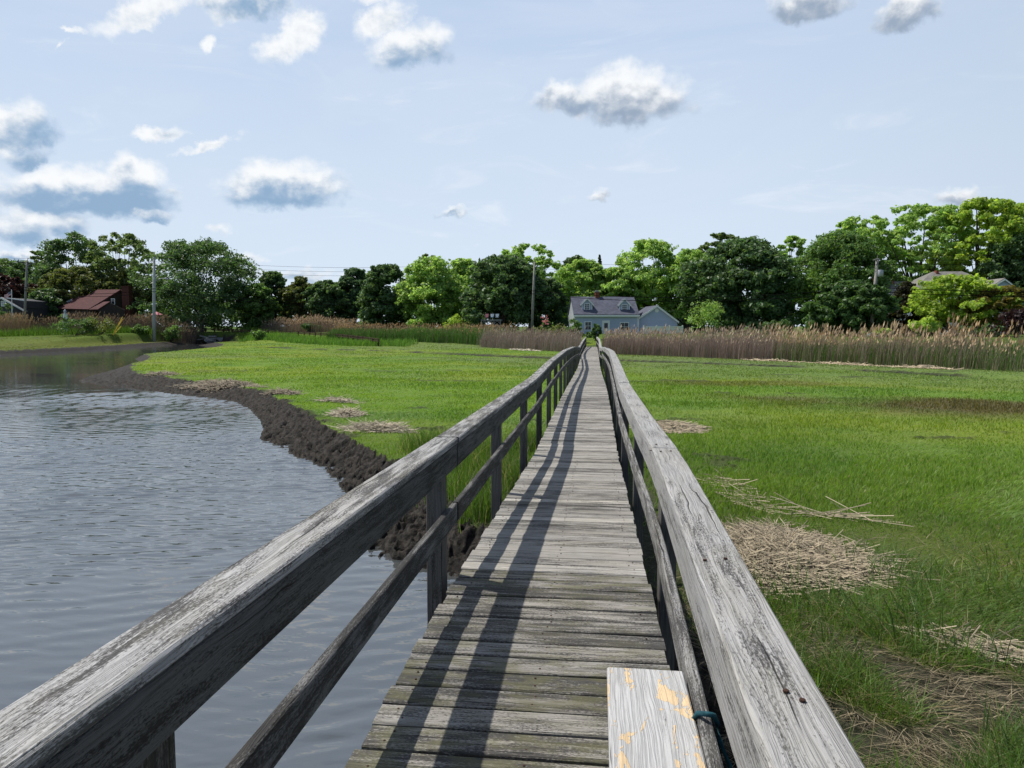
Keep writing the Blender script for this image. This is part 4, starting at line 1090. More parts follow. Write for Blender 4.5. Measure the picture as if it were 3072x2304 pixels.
# ------------------------------------------------------------------ buildings
def frame_window(parent, Mx, x0, x1, z0, z1, y, nx=1, nz=2, fw=.09, glass='glass', name='window'):
    """window on a local plane y (front is -y): frame part with pane sub-part"""
    b = MB()
    b.box((x0 - fw, y - .05, z0 - fw), (x1 + fw, y - .004, z0), Mx); b.box((x0 - fw, y - .05, z1), (x1 + fw, y - .004, z1 + fw), Mx)
    b.box((x0 - fw, y - .05, z0), (x0, y - .004, z1), Mx); b.box((x1, y - .05, z0), (x1 + fw, y - .004, z1), Mx)
    for i in range(1, nx): xx = x0 + (x1 - x0) * i / nx; b.box((xx - .018, y - .036, z0), (xx + .018, y - .008, z1), Mx)
    for i in range(1, nz): zz = z0 + (z1 - z0) * i / nz; b.box((x0, y - .038, zz - .022), (x1, y - .010, zz + .022), Mx)
    f = b.build(name, M['white'], parent)
    b = MB(); b.box((x0, y - .022, z0), (x1, y - .003, z1), Mx); p = b.build('pane', M[glass], None)
    p.parent = f
    return f
def make_house():
    Yh = 94.5; c0 = at(1722.7, 979, Yh); g0 = gh(c0[0] + 3, c0[1]) - .05
    rot = math.radians(-8)
    # local axes: x to the right along the facade, -y towards us
    Mx = Matrix.Translation((c0[0], c0[1], g0)) @ Matrix.Rotation(-rot, 4, 'Z')
    sc = .18987 * Yh / F
    def lx(z): return (z - 335) * sc * 1.02
    def lz(z): return EYE + (979 - (840 + z * .18987)) * Yh / F - g0
    W = lx(1322); D = 7.2; ez = lz(545); rz = EYE + (979 - 895) * (Yh + 3.6) / F - g0
    h = empty('cape_house', tuple(Mx @ Vector((W / 2, 0, 0))), 'blue-grey cottage with slate roof and two dormers at the end of the boardwalk', 'house')
    b = MB(); b.box((0, 0, -.6), (W, D, ez), Mx); b.build('wall', M['siding'], h)
    b = MB()
    for x in (0.004, W - .06):
        b.poly([(x, 0.02, ez), (x, D - .02, ez), (x, D / 2, rz - .05)], .056, Mx, nrm=(1, 0, 0))
    b.box((-.03, .05, -.6), (-.004, D - .05, ez), Mx); b.build('gable_shingles', M['shake'], h)
    sl = (rz - ez) / (D / 2)
    b = MB()
    ov = .28; t = .12
    b.poly([(-.12, -ov, ez - ov * sl + .06), (W + .12, -ov, ez - ov * sl + .06), (W + .12, D / 2, rz + .06), (-.12, D / 2, rz + .06)], t, Mx, nrm=(0, 0, 1))
    b.poly([(W + .12, D + ov, ez - ov * sl + .06), (-.12, D + ov, ez - ov * sl + .06), (-.12, D / 2 + .003, rz + .06), (W + .12, D / 2 + .003, rz + .06)], t, Mx, nrm=(0, 0, 1))
    rf = b.build('roof', M['roof'], h)
    b = MB(); b.box((-.14, -ov - .1, ez - ov * sl - .12), (W + .14, -ov - .003, ez - ov * sl + .1), Mx)
    b.box((0, -.02, ez - .36), (W, -.003, ez - .1), Mx)
    for x in (-.02, W - .10): b.box((x, -.025, -.5), (x + .12, -.003, ez - .362), Mx)
    b.beam([Mx @ Vector((W + .07, -.1, ez - .3)), Mx @ Vector((W + .07, -.1, -.4))], .08, .06, up=(0, 1, 0), ch=.01)
    b.build('trim', M['white'], h)
    # brick chimney
    x0, x1 = lx(712), lx(775); ct = EYE + (979 - (840 + 200 * .18987)) * (Yh + 3.6) / F - g0
    b = MB(); b.box((x0, D / 2 - .3, rz - .5), (x1, D / 2 + .3, ct), Mx); chm = b.build('chimney', M['brick'], rf)
    b = MB(); b.box((x0 - .05, D / 2 - .35, ct + .002), (x1 + .05, D / 2 + .35, ct + .10), Mx); b.box((x0 + .1, D / 2 - .15, ct + .102), (x1 - .1, D / 2 + .15, ct + .28), Mx); b.build('chimney_cap', M['concrete'], rf)
    # dormers
    for (a, c, pk, base, eav, top) in ((460, 622, 545, 505, 385, 305), (1043, 1205, 1125, 518, 395, 312)):
        xa, xc = lx(a), lx(c); xm = (xa + xc) / 2; yf = .75
        zb, ze, zp = lz(base) + .03, lz(eav) + .06, lz(top) + .08
        b = MB(); yr = D / 2 - .2
        b.poly([(xa, yf, zb - .25), (xc, yf, zb - .25), (xc, yf, ze), (xm, yf, zp - .08), (xa, yf, ze)], 2.4, Mx, nrm=(0, 1, 0))
        dm = b.build('dormer', M['siding'], h)
        b = MB(); o2 = .2; s2 = (zp - ze) / (xm - xa)
        b.poly([(xa - o2, yf - .16, ze - o2 * s2), (xm, yf - .16, zp), (xm, yf + 2.3, zp), (xa - o2, yf + 2.3, ze - o2 * s2)], .09, Mx, nrm=(0, 0, 1))
        b.poly([(xm + .003, yf - .16, zp), (xc + o2, yf - .16, ze - o2 * s2), (xc + o2, yf + 2.3, ze - o2 * s2), (xm + .003, yf + 2.3, zp)], .09, Mx, nrm=(0, 0, 1))
        p = b.build('dormer_roof', M['roof'], None); p.parent = dm
        b = MB()
        b.poly([(xa - o2, yf - .2, ze - o2 * s2 - .12), (xm, yf - .2, zp - .12), (xm, yf - .2, zp + .09), (xa - o2, yf - .2, ze - o2 * s2 + .08)], .037, Mx, nrm=(0, 1, 0))
        b.poly([(xm + .002, yf - .2, zp - .12), (xc + o2, yf - .2, ze - o2 * s2 - .12), (xc + o2, yf - .2, ze - o2 * s2 + .08), (xm + .002, yf - .2, zp + .09)], .037, Mx, nrm=(0, 1, 0))
        for x in (xa - .01, xc - .09): b.box((x, yf - .03, zb - .2), (x + .1, yf - .003, ze - .05), Mx)
        p = b.build('dormer_trim', M['white'], None); p.parent = dm
        wz0, wz1 = zb + .1, zb + .1 + 108 * sc
        f = frame_window(h, Mx, xm - .29, xm + .29, wz0, wz1, yf, 3, 4, .10, 'glass')
    # ground floor openings
    frame_window(h, Mx, lx(505), lx(592), lz(785), lz(665), 0, 2, 2, .09)
    frame_window(h, Mx, lx(1050), lx(1170), lz(800), lz(678), 0, 2, 2, .09)
    b = MB(); xa, xc = lx(782), lx(868); zt = lz(662)
    b.box((xa - .14, -.07, -.3), (xa, -.004, zt), Mx); b.box((xc, -.07, -.3), (xc + .14, -.004, zt), Mx); b.box((xa - .14, -.07, zt + .001), (xc + .14, -.004, zt + .18), Mx)
    b.box((xa, -.045, -.3), (xc, -.005, zt), Mx)
    dr = b.build('door', M['white'], h)
    b = MB(); b.box((xa + .13, -.058, .75), (xc - .13, -.046, zt - .15), Mx); p = b.build('door_glass', M['glass'], None); p.parent = dr
    # garage wing to the right
    wsc = sc * 1.02
    wx0, wxp, wx1 = W + .12, lx(1620), lx(1960)
    zp, z0, z1 = lz(420) + .05, lz(605), lz(668)
    yf = .35; b = MB()
    b.poly([(wx0 - .1, yf, -.6), (wx1 - .15, yf, -.6), (wx1 - .15, yf, z1 + .1), (wxp, yf, zp - .12), (wx0 - .1, yf, z0 + .05)], 6.8, Mx, nrm=(0, 1, 0))
    wg = b.build('garage_wing', M['siding'], h)
    sL = (zp - z0) / (wxp - wx0); sR = (zp - z1) / (wx1 - wxp)
    b = MB()
    b.poly([(wx0 - .02, yf - .2, z0), (wxp, yf - .2, zp), (wxp, yf + 7, zp), (wx0 - .02, yf + 7, z0)], .1, Mx, nrm=(0, 0, 1))
    b.poly([(wxp + .003, yf - .2, zp), (wx1, yf - .2, z1), (wx1, yf + 7, z1), (wxp + .003, yf + 7, zp)], .1, Mx, nrm=(0, 0, 1))
    p = b.build('garage_roof', M['roof'], None); p.parent = wg
    b = MB()
    b.poly([(wx0 - .02, yf - .25, z0 - .16), (wxp, yf - .25, zp - .16), (wxp, yf - .25, zp + .11), (wx0 - .02, yf - .25, z0 + .11)], .047, Mx, nrm=(0, 1, 0))
    b.poly([(wxp + .002, yf - .25, zp - .16), (wx1, yf - .25, z1 - .16), (wx1, yf - .25, z1 + .11), (wxp + .002, yf - .25, zp + .11)], .047, Mx, nrm=(0, 1, 0))
    p = b.build('garage_trim', M['white'], None); p.parent = wg
    b = MB(); R90 = Matrix.Rotation(PI / 2, 4, 'X')
    b.lathe([(.27, 0), (.27, .04), (.2, .05), (.19, .03)], Mx @ Vector((lx(1618), yf - .003, lz(482))), 20, M=Matrix.Rotation(-rot, 4, 'Z') @ R90)
    p = b.build('round_vent', M['white'], None); p.parent = wg
    # white fence in front of the garage
    fx0, fx1 = lx(1372), lx(1965); ft = lz(733)
    fo = Mx @ Vector((fx0, -1.6, 0))
    fe = empty('vinyl_fence', tuple(fo), 'plain white panel fence in front of the garage gable behind the reeds', 'fence')
    n = 3
    for i in range(n):
        a = fx0 + (fx1 - fx0) * i / n; c = fx0 + (fx1 - fx0) * (i + 1) / n
        b = MB(); b.box((a + .075, -1.62, -.2), (c - .075, -1.58, ft), Mx); b.box((a + .072, -1.65, ft - .12), (c - .072, -1.55, ft + .03), Mx); b.build('panel', M['white'], fe)
    for i in range(n + 1):
        a = fx0 + (fx1 - fx0) * i / n
        b = MB(); b.box((a - .07, -1.67, -.4), (a + .07, -1.53, ft + .1), Mx); b.poly([(a - .08, -1.68, ft + .102), (a + .08, -1.68, ft + .102), (a + .08, -1.52, ft + .102), (a - .08, -1.52, ft + .102)], .05, Mx, nrm=(0, 0, 1)); b.build('post', M['white'], fe)

def quadp(b, pts, th, n): b.poly(pts, th, nrm=n)
def make_left_houses():
    # red-roofed house
    A = at(165, 928.5, 112.5); B_ = at(267, 931, 108); C = at(364, 872, 112.8); D = at(294, 872, 116)
    A = np.array(A); g0 = gh(B_[0], B_[1]) - .1
    h = empty('red_roofed_house', (B_[0], B_[1], g0), 'dark board house with sloping red-brown roof and big brick chimney', 'house')
    N = np.cross(np.array(B_) - np.array(A), np.array(C) - np.array(B_)); N /= np.linalg.norm(N)
    # plane-fit D and E into the roof plane
    def onplane(px, py):
        d = ray(px, py); t = np.dot(N, B_ - CAM) / np.dot(N, d); return CAM + d * t
    A = onplane(165, 928.5); D = onplane(294, 872); E = onplane(234, 890); E2 = onplane(262, 890)
    b = MB(); b.poly([A, B_, C, D, E2, E], .22, nrm=N); rf = b.build('roof', M['red_roof'], h)
    back = (C - B_); back[2] = 0
    Bk = C + back * .75; Bk[2] = C[2] - (C[2] - B_[2]) * .8
    Dk = D + (Bk - C)
    b = MB(); N2 = np.cross(C - Bk, D - C); N2 /= np.linalg.norm(N2); N2 = N2 if N2[2] > 0 else -N2
    b.poly([C, Bk, Dk, D], .2, nrm=N2); o = b.build('back_roof', M['red_roof'], h)
    inn = (A - B_); inn = inn / np.linalg.norm(inn) * .25
    b = MB(); dn = np.array([0, 0, -.06])
    G = lambda p: np.array([p[0], p[1], g0])
    pts = [G(B_ + inn), G(Bk + inn), Bk + inn + dn, C + inn + dn, B_ + inn + dn]
    nrm = -inn / np.linalg.norm(inn)
    b.poly(pts, .15, nrm=-nrm)
    ei = np.array([back[0], back[1], 0]); ei = ei / np.linalg.norm(ei) * .25
    b.poly([G(A + ei), G(B_ + ei), B_ + ei + np.array([0, 0, .2]), A + ei + np.array([0, 0, .2])], .15, nrm=ei / .6)
    b.build('wall', M['brown_board'], h)
    # porch posts under the eave
    for t in np.linspace(.1, .95, 4):
        p = A * (1 - t) + B_ * t
        b = MB(); b.beam([(p[0] + ei[0] * .2, p[1] + ei[1] * .2, g0), (p[0] + ei[0] * .2, p[1] + ei[1] * .2, p[2] + .02)], .14, .14, up=(0, 1, 0), ch=.01); b.build('porch_post', M['brown_board'], h)
    # lower front gable: roof wing plus wall
    q = [at(266, 931.5, 107.4), at(294, 930.5, 106.4), at(331, 907, 108.5), at(312, 908, 109.8)]
    b = MB(); b.poly(q, .16, nrm=(0, -.3, .95)); b.build('porch_roof', M['red_roof'], h)
    w = [at(296, 960, 106.6), at(374, 960, 109.5), at(374, 930, 109.5), at(331, 908.5, 108.4), at(296, 931, 106.6)]
    b = MB(); b.poly(w, .1, nrm=(0, 1, 0)); b.build('gable_wall', M['brown_board'], h)
    c0, c1 = at(374, 950, 112), at(395, 950, 112); zt = at(384, 861, 112)[2]
    b = MB(); b.box((c0[0], c0[1] - .5, g0), (c1[0], c0[1] + .5, zt)); b.box((c0[0] - .06, c0[1] - .56, zt + .002), (c1[0] + .06, c0[1] + .56, zt + .15)); b.build('chimney', M['dark_brick'], h)
    a, c = at(335.5, 912, 109), at(343.5, 897, 109)
    b = MB(); b.box((a[0] - .08, a[1] - .06, a[2] - .08), (c[0] + .08, a[1] + .0, c[2] + .08)); f = b.build('window', M['white'], h)
    b = MB(); b.box((a[0], a[1] - .08, a[2]), (c[0], a[1] - .062, c[2])); p = b.build('pane', M['glass'], None); p.parent = f
    s = [onplane(202, 909), onplane(206, 911), onplane(220, 903), onplane(216, 901.5)]
    b = MB(); b.poly([np.array(v) + N * .22 for v in s], .08, nrm=N); o = b.build('skylight', M['pale_glass'], None); o.parent = rf
    # dark house at the edge
    Yh = 106
    c0 = at(-40, 979, Yh); g0 = gh(c0[0] + 6, c0[1]) - .1
    h2 = empty('dark_house', (c0[0] + 3, c0[1], g0), 'dark shingled house with white rake trim at the left picture edge', 'house')
    X = lambda px, Y=Yh: at(px, 979, Y)[0]
    Z = lambda py, Y=Yh: EYE + (979 - py) * Y / F
    b = MB()
    gp = [(X(-45), Yh, g0), (X(76), Yh, g0), (X(76), Yh, Z(928)), (X(12), Yh, Z(887)), (X(-45), Yh, Z(925))]
    b.poly(gp, .25, nrm=(0, 1, 0)); w = b.build('wall', M['dark_shake'], h2)
    b = MB()
    b.poly([(X(-50), Yh - .25, Z(928.5)), (X(12), Yh - .25, Z(886.5)), (X(12), Yh + .2, Z(886.5)), (X(-50), Yh + .2, Z(928.5))], .12, nrm=(0, 0, 1))
    b.poly([(X(12) + .003, Yh - .25, Z(886.5)), (X(83), Yh - .25, Z(931.5)), (X(83), Yh + .2, Z(931.5)), (X(12) + .003, Yh + .2, Z(886.5))], .12, nrm=(0, 0, 1))
    b.build('roof', M['grey_roof'], h2)
    b = MB()
    b.poly([(X(-50), Yh - .31, Z(932)), (X(12), Yh - .31, Z(889.5)), (X(12), Yh - .31, Z(884)), (X(-50), Yh - .31, Z(926))], .05, nrm=(0, 1, 0))
    b.poly([(X(12) + .003, Yh - .31, Z(889.5)), (X(83), Yh - .31, Z(934)), (X(83), Yh - .31, Z(929)), (X(12) + .003, Yh - .31, Z(884))], .05, nrm=(0, 1, 0))
    b.box((X(75), Yh - .05, g0), (X(77.2), Yh - .003, Z(932)))
    b.build('trim', M['white'], h2)
    b = MB(); y2 = Yh + .28
    b.poly([(X(20, y2), y2, g0), (X(76, y2), y2, g0), (X(76, y2), y2, Z(920, y2)), (X(78, y2), y2, Z(920, y2)), (X(78, y2), y2, Z(896, y2)), (X(20, y2), y2, Z(886, y2))], 6, nrm=(0, 1, 0)); b.build('rear_wall', M['dark_shake'], h2)
    b = MB(); b.poly([(X(20, y2), y2 - .1, Z(887.5, y2)), (X(81, y2), y2 - .1, Z(897, y2)), (X(81, y2), y2 - .1, Z(893.5, y2)), (X(20, y2), y2 - .1, Z(884, y2))], .05, nrm=(0, 1, 0)); b.build('rear_roof_edge', M['white'], h2)
    f = frame_window(h2, Matrix.Translation((0, Yh, 0)), X(9.3), X(21.2), Z(911.5), Z(898.5), 0, 2, 2, .12, 'pale_glass')

def make_right_house():
    Y = 90; Z = lambda py, Y=Y: EYE + (979 - py) * Y / F
    X = lambda px, Y=Y: at(px, 979, Y)[0]
    yw = lambda px: at(px, 979, Y)[1]
    g0 = 1.3
    h = empty('white_house', (X(2860), Y, g0), 'white two-storey house with grey hipped roof half hidden by trees at the right', 'house')
    b = MB(); b.box((X(2645), Y + 1, g0), (X(2790), Y + 7, Z(900))); b.box((X(2735), Y, g0), (X(3010), Y + 8, Z(880))); w = b.build('wall', M['white'], h)
    b = MB()
    def hip(x0, x1, y0, y1, z0, rx0, rx1, zr):
        ym = (y0 + y1) / 2
        v = [(x0, y0, z0), (x1, y0, z0), (x1, y1, z0), (x0, y1, z0), (rx0, ym, zr), (rx1, ym, zr)]
        b.add(v, [[0, 1, 5, 4], [1, 2, 5], [2, 3, 4, 5], [3, 0, 4], [3, 2, 1, 0]], [[(v[i][0], v[i][1] * 1.2) for i in f] for f in [[0, 1, 5, 4], [1, 2, 5], [2, 3, 4, 5], [3, 0, 4], [3, 2, 1, 0]]])
    hip(X(2725), X(3025), Y - .5, Y + 8.5, Z(880), X(2838), X(2930), Z(826, Y + 4))
    hip(X(2640), X(2770), Y + .6, Y + 7.4, Z(900), X(2690), X(2760), Z(853, Y + 4))
    rf = b.build('roof', M['grey_roof'], h)
    x0, x1, xm = X(2952), X(2998), X(2981)
    b = MB(); b.poly([(x0 + .2, Y - 1.6, g0), (x1, Y - 1.6, g0), (x1, Y - 1.6, Z(864)), (xm, Y - 1.6, Z(853)), (x0 + .2, Y - 1.6, Z(864))], 2, nrm=(0, 1, 0)); b.build('front_gable', M['siding'], h)
    b = MB(); b.poly([(x0, Y - 1.8, Z(867)), (xm, Y - 1.8, Z(850.5)), (xm, Y + 4, Z(850.5)), (x0, Y + 4, Z(867))], .12, nrm=(0, 0, 1)); b.poly([(xm + .003, Y - 1.8, Z(850.5)), (x1 + .2, Y - 1.8, Z(866)), (x1 + .2, Y + 4, Z(866)), (xm + .003, Y + 4, Z(850.5))], .12, nrm=(0, 0, 1)); b.build('gable_roof', M['grey_roof'], h)
    b = MB(); b.poly([(x0, Y - 1.86, Z(870)), (xm, Y - 1.86, Z(854)), (xm, Y - 1.86, Z(850)), (x0, Y - 1.86, Z(866))], .05, nrm=(0, 1, 0)); b.poly([(xm + .003, Y - 1.86, Z(854)), (x1 + .2, Y - 1.86, Z(869)), (x1 + .2, Y - 1.86, Z(865)), (xm + .003, Y - 1.86, Z(850))], .05, nrm=(0, 1, 0)); b.build('gable_trim', M['white'], h)
    for px, top in ((2846, 823), (2709, 851)):
        b = MB(); b.box((X(px - 4), Y + 3.4, Z(880)), (X(px + 4), Y + 4, Z(top, Y + 3.5))); b.build('chimney', M['brick'], h)
    I = Matrix.Translation((0, Y + 1, 0)); frame_window(h, I, X(2652), X(2662), Z(948), Z(930), 0, 1, 2, .12)
    I = Matrix.Translation((0, Y, 0)); frame_window(h, I, X(2940), X(2956), Z(940), Z(915), 0, 1, 2, .12); frame_window(h, I, X(2900), X(2914), Z(940), Z(915), 0, 1, 2, .12)
    # pale house glimpsed behind the garage
    Y2 = 121; X2 = lambda px: at(px, 979, Y2)[0]; Z2 = lambda py: EYE + (979 - py) * Y2 / F
    h = empty('pale_house', (X2(2040), Y2, 1.35), 'pale house glimpsed between trunks behind the garage', 'house')
    b = MB(); b.box((X2(1996), Y2, 1.2), (X2(2070), Y2 + 6, Z2(935))); b.build('wall', M['shake'], h)
    b = MB(); xx0, xx1 = X2(1990), X2(2076); b.poly([(xx0, Y2 - .3, Z2(937)), (xx1, Y2 - .3, Z2(937)), (xx1, Y2 + 3, Z2(912)), (xx0, Y2 + 3, Z2(912))], .12, nrm=(0, 0, 1)); b.build('roof', M['grey_roof'], h)
    frame_window(h, Matrix.Translation((0, Y2, 0)), X2(2031), X2(2038), Z2(958), Z2(947), 0, 1, 2, .12)

# ------------------------------------------------------------------ poles, wires and small things
def make_poles():
    def pole(label, x1, y1, x0, y0, Y, r, mat):
        T = at(x1, y1, Y); B_ = at(x0, y0, Y); g0 = gh(B_[0], B_[1]); d = (T - B_); B_ = B_ - d * ((B_[2] - g0 + .3) / d[2])
        o = empty('utility_pole', (B_[0], B_[1], g0), label, 'utility pole', 'utility poles along the road')
        b = MB(); b.tube([B_, B_ * .5 + T * .5, T], [r * 1.15, r, r * .8], 12); b.build('pole', M[mat], o, True)
        return o, T, B_
    A, TA, _ = pole('weathered brown utility pole with crossarm left of the reeds at the far left', 81, 784, 73, 974, 104, .17, 'pole')
    b = MB(); c0, c1 = at(53, 785, 104), at(108.5, 792.5, 104.6); b.beam([c0 - np.array([0, .2, 0]), c1 - np.array([0, .2, 0])], .12, .16, ch=.01); b.build('crossarm', M['post'], A)
    b = MB(); b.beam([at(72, 790, 103.8), at(79, 796, 103.8)], .04, .04, ch=0); b.beam([at(91, 792, 103.8), at(83, 797, 103.8)], .04, .04, ch=0); b.build('brace', M['metal'], A)
    b = MB(); b.tube([TA, at(84, 775, 104)], .035, 8); b.build('pole_top_pin', M['pole'], A)
    insA = []
    for px, py in ((55.5, 780), (84, 775), (107, 787)):
        p = at(px, py, 103.9); insA.append(p); b = MB(); b.lathe([(.05, -.14), (.07, -.05), (.04, 0), (.07, .05), (.03, .1)], p, 8); b.build('insulator', M['concrete'], A)
    B, TB, _ = pole('pale grey utility pole with street light and guy wires left of the huge oak', 462.3, 771, 462, 984, 101, .21, 'pole_pale')
    b = MB(); b.tube([at(466, 845, 101), at(476, 838, 100.9), at(486, 835, 100.8), at(495, 835, 100.8)], .055, 6); arm = b.build('lamp_arm', M['metal'], B)
    b = MB(); l0, l1 = at(494, 835, 100.8), at(504.5, 838, 100.8); b.tube([l0, l0 * .6 + l1 * .4, l1], [.08, .19, .08], 8); p = b.build('street_lamp', M['metal'], None); p.parent = arm
    foot = gz(336.8, 1003, gh(*gz(336.8, 1003, .9)[:2])) if False else at(336.8, 1002, 94)
    foot[2] = gh(foot[0], foot[1])
    for k, (px, py, gx, gy) in enumerate(((461, 775, 366, 955), (461, 803, 367.5, 957), (458.5, 874, 373, 965))):
        T = at(px, py, 100.9); b = MB(); b.tube([foot, T], .018, 5); gw = b.build('guy_wire', M['wire'], B)
        t = .24 if k < 2 else .21
        b = MB(); b.tube([foot * .985 + T * .015, foot * (1 - t) + T * t], .05, 6); p = b.build('guy_guard', M['yellow'], None); p.parent = gw
    C, TC, _ = pole('leaning grey utility pole left of the blue-grey house', 1604, 786, 1595.5, 991, 97, .165, 'pole')
    b = MB(); b.tube([TC, at(1604.5, 776, 97)], .03, 6); b.build('pole_top_pin', M['pole'], C)
    D, TD, _ = pole('leaning utility pole with transformer and lamp among the right trees', 2632, 780, 2611, 1022, 72.5, .17, 'pole')
    b = MB(); c0, c1 = at(2617, 781, 72), at(2634, 777, 73.4); b.beam([c0 - np.array([0, .2, 0]), c1 - np.array([0, .2, 0])], .1, .12, ch=.01); b.build('crossarm', M['pole'], D)
    b = MB(); b.tube([TD, at(2633, 765, 72.5)], .03, 6); b.build('pole_top_pin', M['pole'], D)
    p = at(2640, 830, 72.4); b = MB(); b.lathe([(.25, 0), (.28, .04), (.28, .55), (.24, .62), (.08, .66)], (p[0], p[1], p[2]), 16)
    b.box((p[0] - .42, p[1] - .05, p[2] + .35), (p[0] - .25, p[1] + .05, p[2] + .42)); b.build('transformer', M['metal'], D, True)
    b = MB(); b.tube([at(2621, 846, 72.3), at(2617, 836, 72.2), at(2612, 832.5, 72.2)], .035, 6); arm = b.build('lamp_arm', M['brick'], D)
    l0, l1 = at(2614, 832.5, 72.2), at(2605.5, 836, 72.2); b = MB(); b.tube([l0, l0 * .5 + l1 * .5, l1], [.05, .11, .04], 8); p = b.build('street_lamp', M['white'], None); p.parent = arm
    # wires: each runs along all four poles
    Lp = np.array([-190, 98, 0.]); Rp = np.array([75, 55, 0.])
    def wire(label, zs, sag, r, pts, name='power_line'):
        b = MB(); P = []
        for i in range(len(pts) - 1):
            a, c = np.array(pts[i]), np.array(pts[i + 1])
            for k in range(14):
                t = k / 14.; p = a * (1 - t) + c * t; p[2] -= sag[i] * 4 * t * (1 - t); P.append(p)
        P.append(np.array(pts[-1])); b.tube(P, r, 5)
        o = b.build(name, M['wire'], None); tag(o, label, 'power line', 'overhead wires between the utility poles')
    TD2 = at(2633, 766, 72.4)
    for k, lab in enumerate(('topmost thin power line carried on the pole tops', 'second thin power line just below the topmost', 'third thin power line below the pole tops')):
        a = insA[(1, 0, 2)[k]]; d = .0 if k == 0 else (.55 * k)
        b_ = TB + np.array([0, -.2, -.05 - .62 * k]); c_ = at(1604.5, 778, 97) + np.array([0, -.15, -.05 - .55 * k]); e = TD2 + np.array([0, -.2, -.05 - .4 * k])
        Z0 = np.array([-190, 100, a[2] + .2]); Z1 = np.array([70, 52, e[2] + .3])
        wire(lab, 0, (.9, .35, 1.3, .9, .8), .016, [Z0, a, b_, c_, e, Z1])
    for k, lab in enumerate(('thick black cable crossing in front of the slate roof', 'lower thick cable just beneath the first one')):
        dz_ = -.42 * k
        a = at(75.5, 862, 103.8) + np.array([0, 0, dz_]); b_ = at(460, 866, 100.7) + np.array([0, 0, dz_]); c_ = at(1599, 872, 96.8) + np.array([0, 0, dz_]); e = at(2621, 862, 72.2) + np.array([0, 0, dz_])
        wire(lab, 0, (.9, .9, 1.75, .95, 1.), .034, [np.array([-190, 100, a[2]]), a, b_, c_, e, np.array([70, 52, e[2]])], 'cable')
    # flagpole
    T = at(34.8, 872, 103); B_ = at(36, 973, 103); g0 = gh(B_[0], B_[1])
    fp = empty('flagpole', (B_[0], B_[1], g0), 'white flagpole flying a flag in front of the dark house', 'flagpole')
    b = MB(); b.tube([(B_[0], B_[1], g0 - .2), T], [.075, .055], 10); b.lathe([(.02, -.08), (.08, 0), (.02, .08)], (T[0], T[1], T[2] + .08), 8); b.build('pole', M['white'], fp)
    b = MB(); n = 12; Lf, Hf = 1.3, .62
    def fpt(u, v):
        return (T[0] - .06 - u * Lf, T[1] - .15 * math.sin(u * 6) * u, T[2] - .12 - v * Hf - u * .50 * 1.0 + .05 * math.sin(u * 7 + v))
    for i in range(n):
        for j in range(13):
            u0, u1, v0, v1 = i / n, (i + 1) / n, j / 13, (j + 1) / 13
            mi = 2 if (u1 <= .42 and j < 7) else (0 if j % 2 == 0 else 1)
            b.add([fpt(u0, v0), fpt(u1, v0), fpt(u1, v1), fpt(u0, v1)], [[0, 1, 2, 3]], None, (.5, 0, .5), mi)
    for i in range(5):
        for j in range(4):
            p = Vector(fpt(.04 + .08 * i, .06 + .12 * j)); b.box((p.x - .02, p.y - .012, p.z - .02), (p.x + .02, p.y - .006, p.z + .02), None, (.5, 0, .5), 1)
    b.build('flag', [M['flag_red'], M['flag_white'], M['flag_blue']], fp)
    # lighthouse ornament
    p = at(196, 953, 96); t = at(196, 928, 96); g0 = gh(p[0], p[1]); Hh = t[2] - g0
    lh = empty('lighthouse_ornament', (p[0], p[1], g0), 'small white wooden lighthouse ornament in front of the red-roofed house', 'ornament')
    b = MB(); b.lathe([(.40, -.1), (.36, Hh * .3), (.27, Hh * .8), (.30, Hh * .8 + .02), (.30, Hh * .8 + .07)], (p[0], p[1], g0), 8); b.build('tower', M['white'], lh)
    b = MB(); b.lathe([(.16, Hh * .8 + .072), (.16, Hh * .92)], (p[0], p[1], g0), 8); b.build('lantern', M['pale_glass'], lh)
    b = MB(); b.lathe([(.2, Hh * .92 + .002), (.12, Hh * .97), (.03, Hh)], (p[0], p[1], g0), 8); b.build('cap', M['metal'], lh)
    # patio umbrella
    p = at(469.5, 941, 106); g0 = gh(p[0], p[1]); t = at(469.5, 935.5, 106); e = at(469.5, 945.5, 106)
    um = empty('patio_umbrella', (p[0], p[1], g0), 'pink and white patio umbrella behind the street light pole', 'umbrella')
    b = MB(); b.lathe([(.95, e[2] - t[2]), (.94, e[2] - t[2] + .06), (.5, -.2), (.05, 0)], tuple(t), 8); b.build('canopy', M['pink'], um)
    b = MB(); b.tube([(p[0], p[1], g0), (p[0], p[1], t[2] + .1)], .03, 6); b.build('pole', M['white'], um)
    # raised grey deck with things on it, under the big dark tree
    Y = 96; a, c = at(1443, 960, Y), at(1502, 960, Y); zt = at(1470, 958.8, Y)[2]; g0 = gh(a[0], a[1])
    dk = empty('raised_platform', ((a[0] + c[0]) / 2, a[1], g0), 'grey raised wooden platform on braced legs under the big dark tree', 'platform')
    b = MB(); b.box((a[0], a[1], zt - .12), (c[0], a[1] + 1.8, zt)); b.build('platform_top', M['concrete'], dk)
    for i in range(4):
        x = a[0] + (c[0] - a[0]) * (i / 3 * .96 + .02)
        b = MB(); b.beam([(x, a[1] + .06, g0), (x, a[1] + .06, zt - .122)], .1, .1, up=(0, 1, 0), ch=.01)
        for s_ in (-1, 1):
            if (i == 0 and s_ < 0) or (i == 3 and s_ > 0): continue
            b.beam([(x, a[1] + .06, zt - .62), (x + s_ * .42, a[1] + .06, zt - .13)], .05, .05, up=(0, 1, 0), ch=0)
        b.build('leg', M['concrete'], dk)
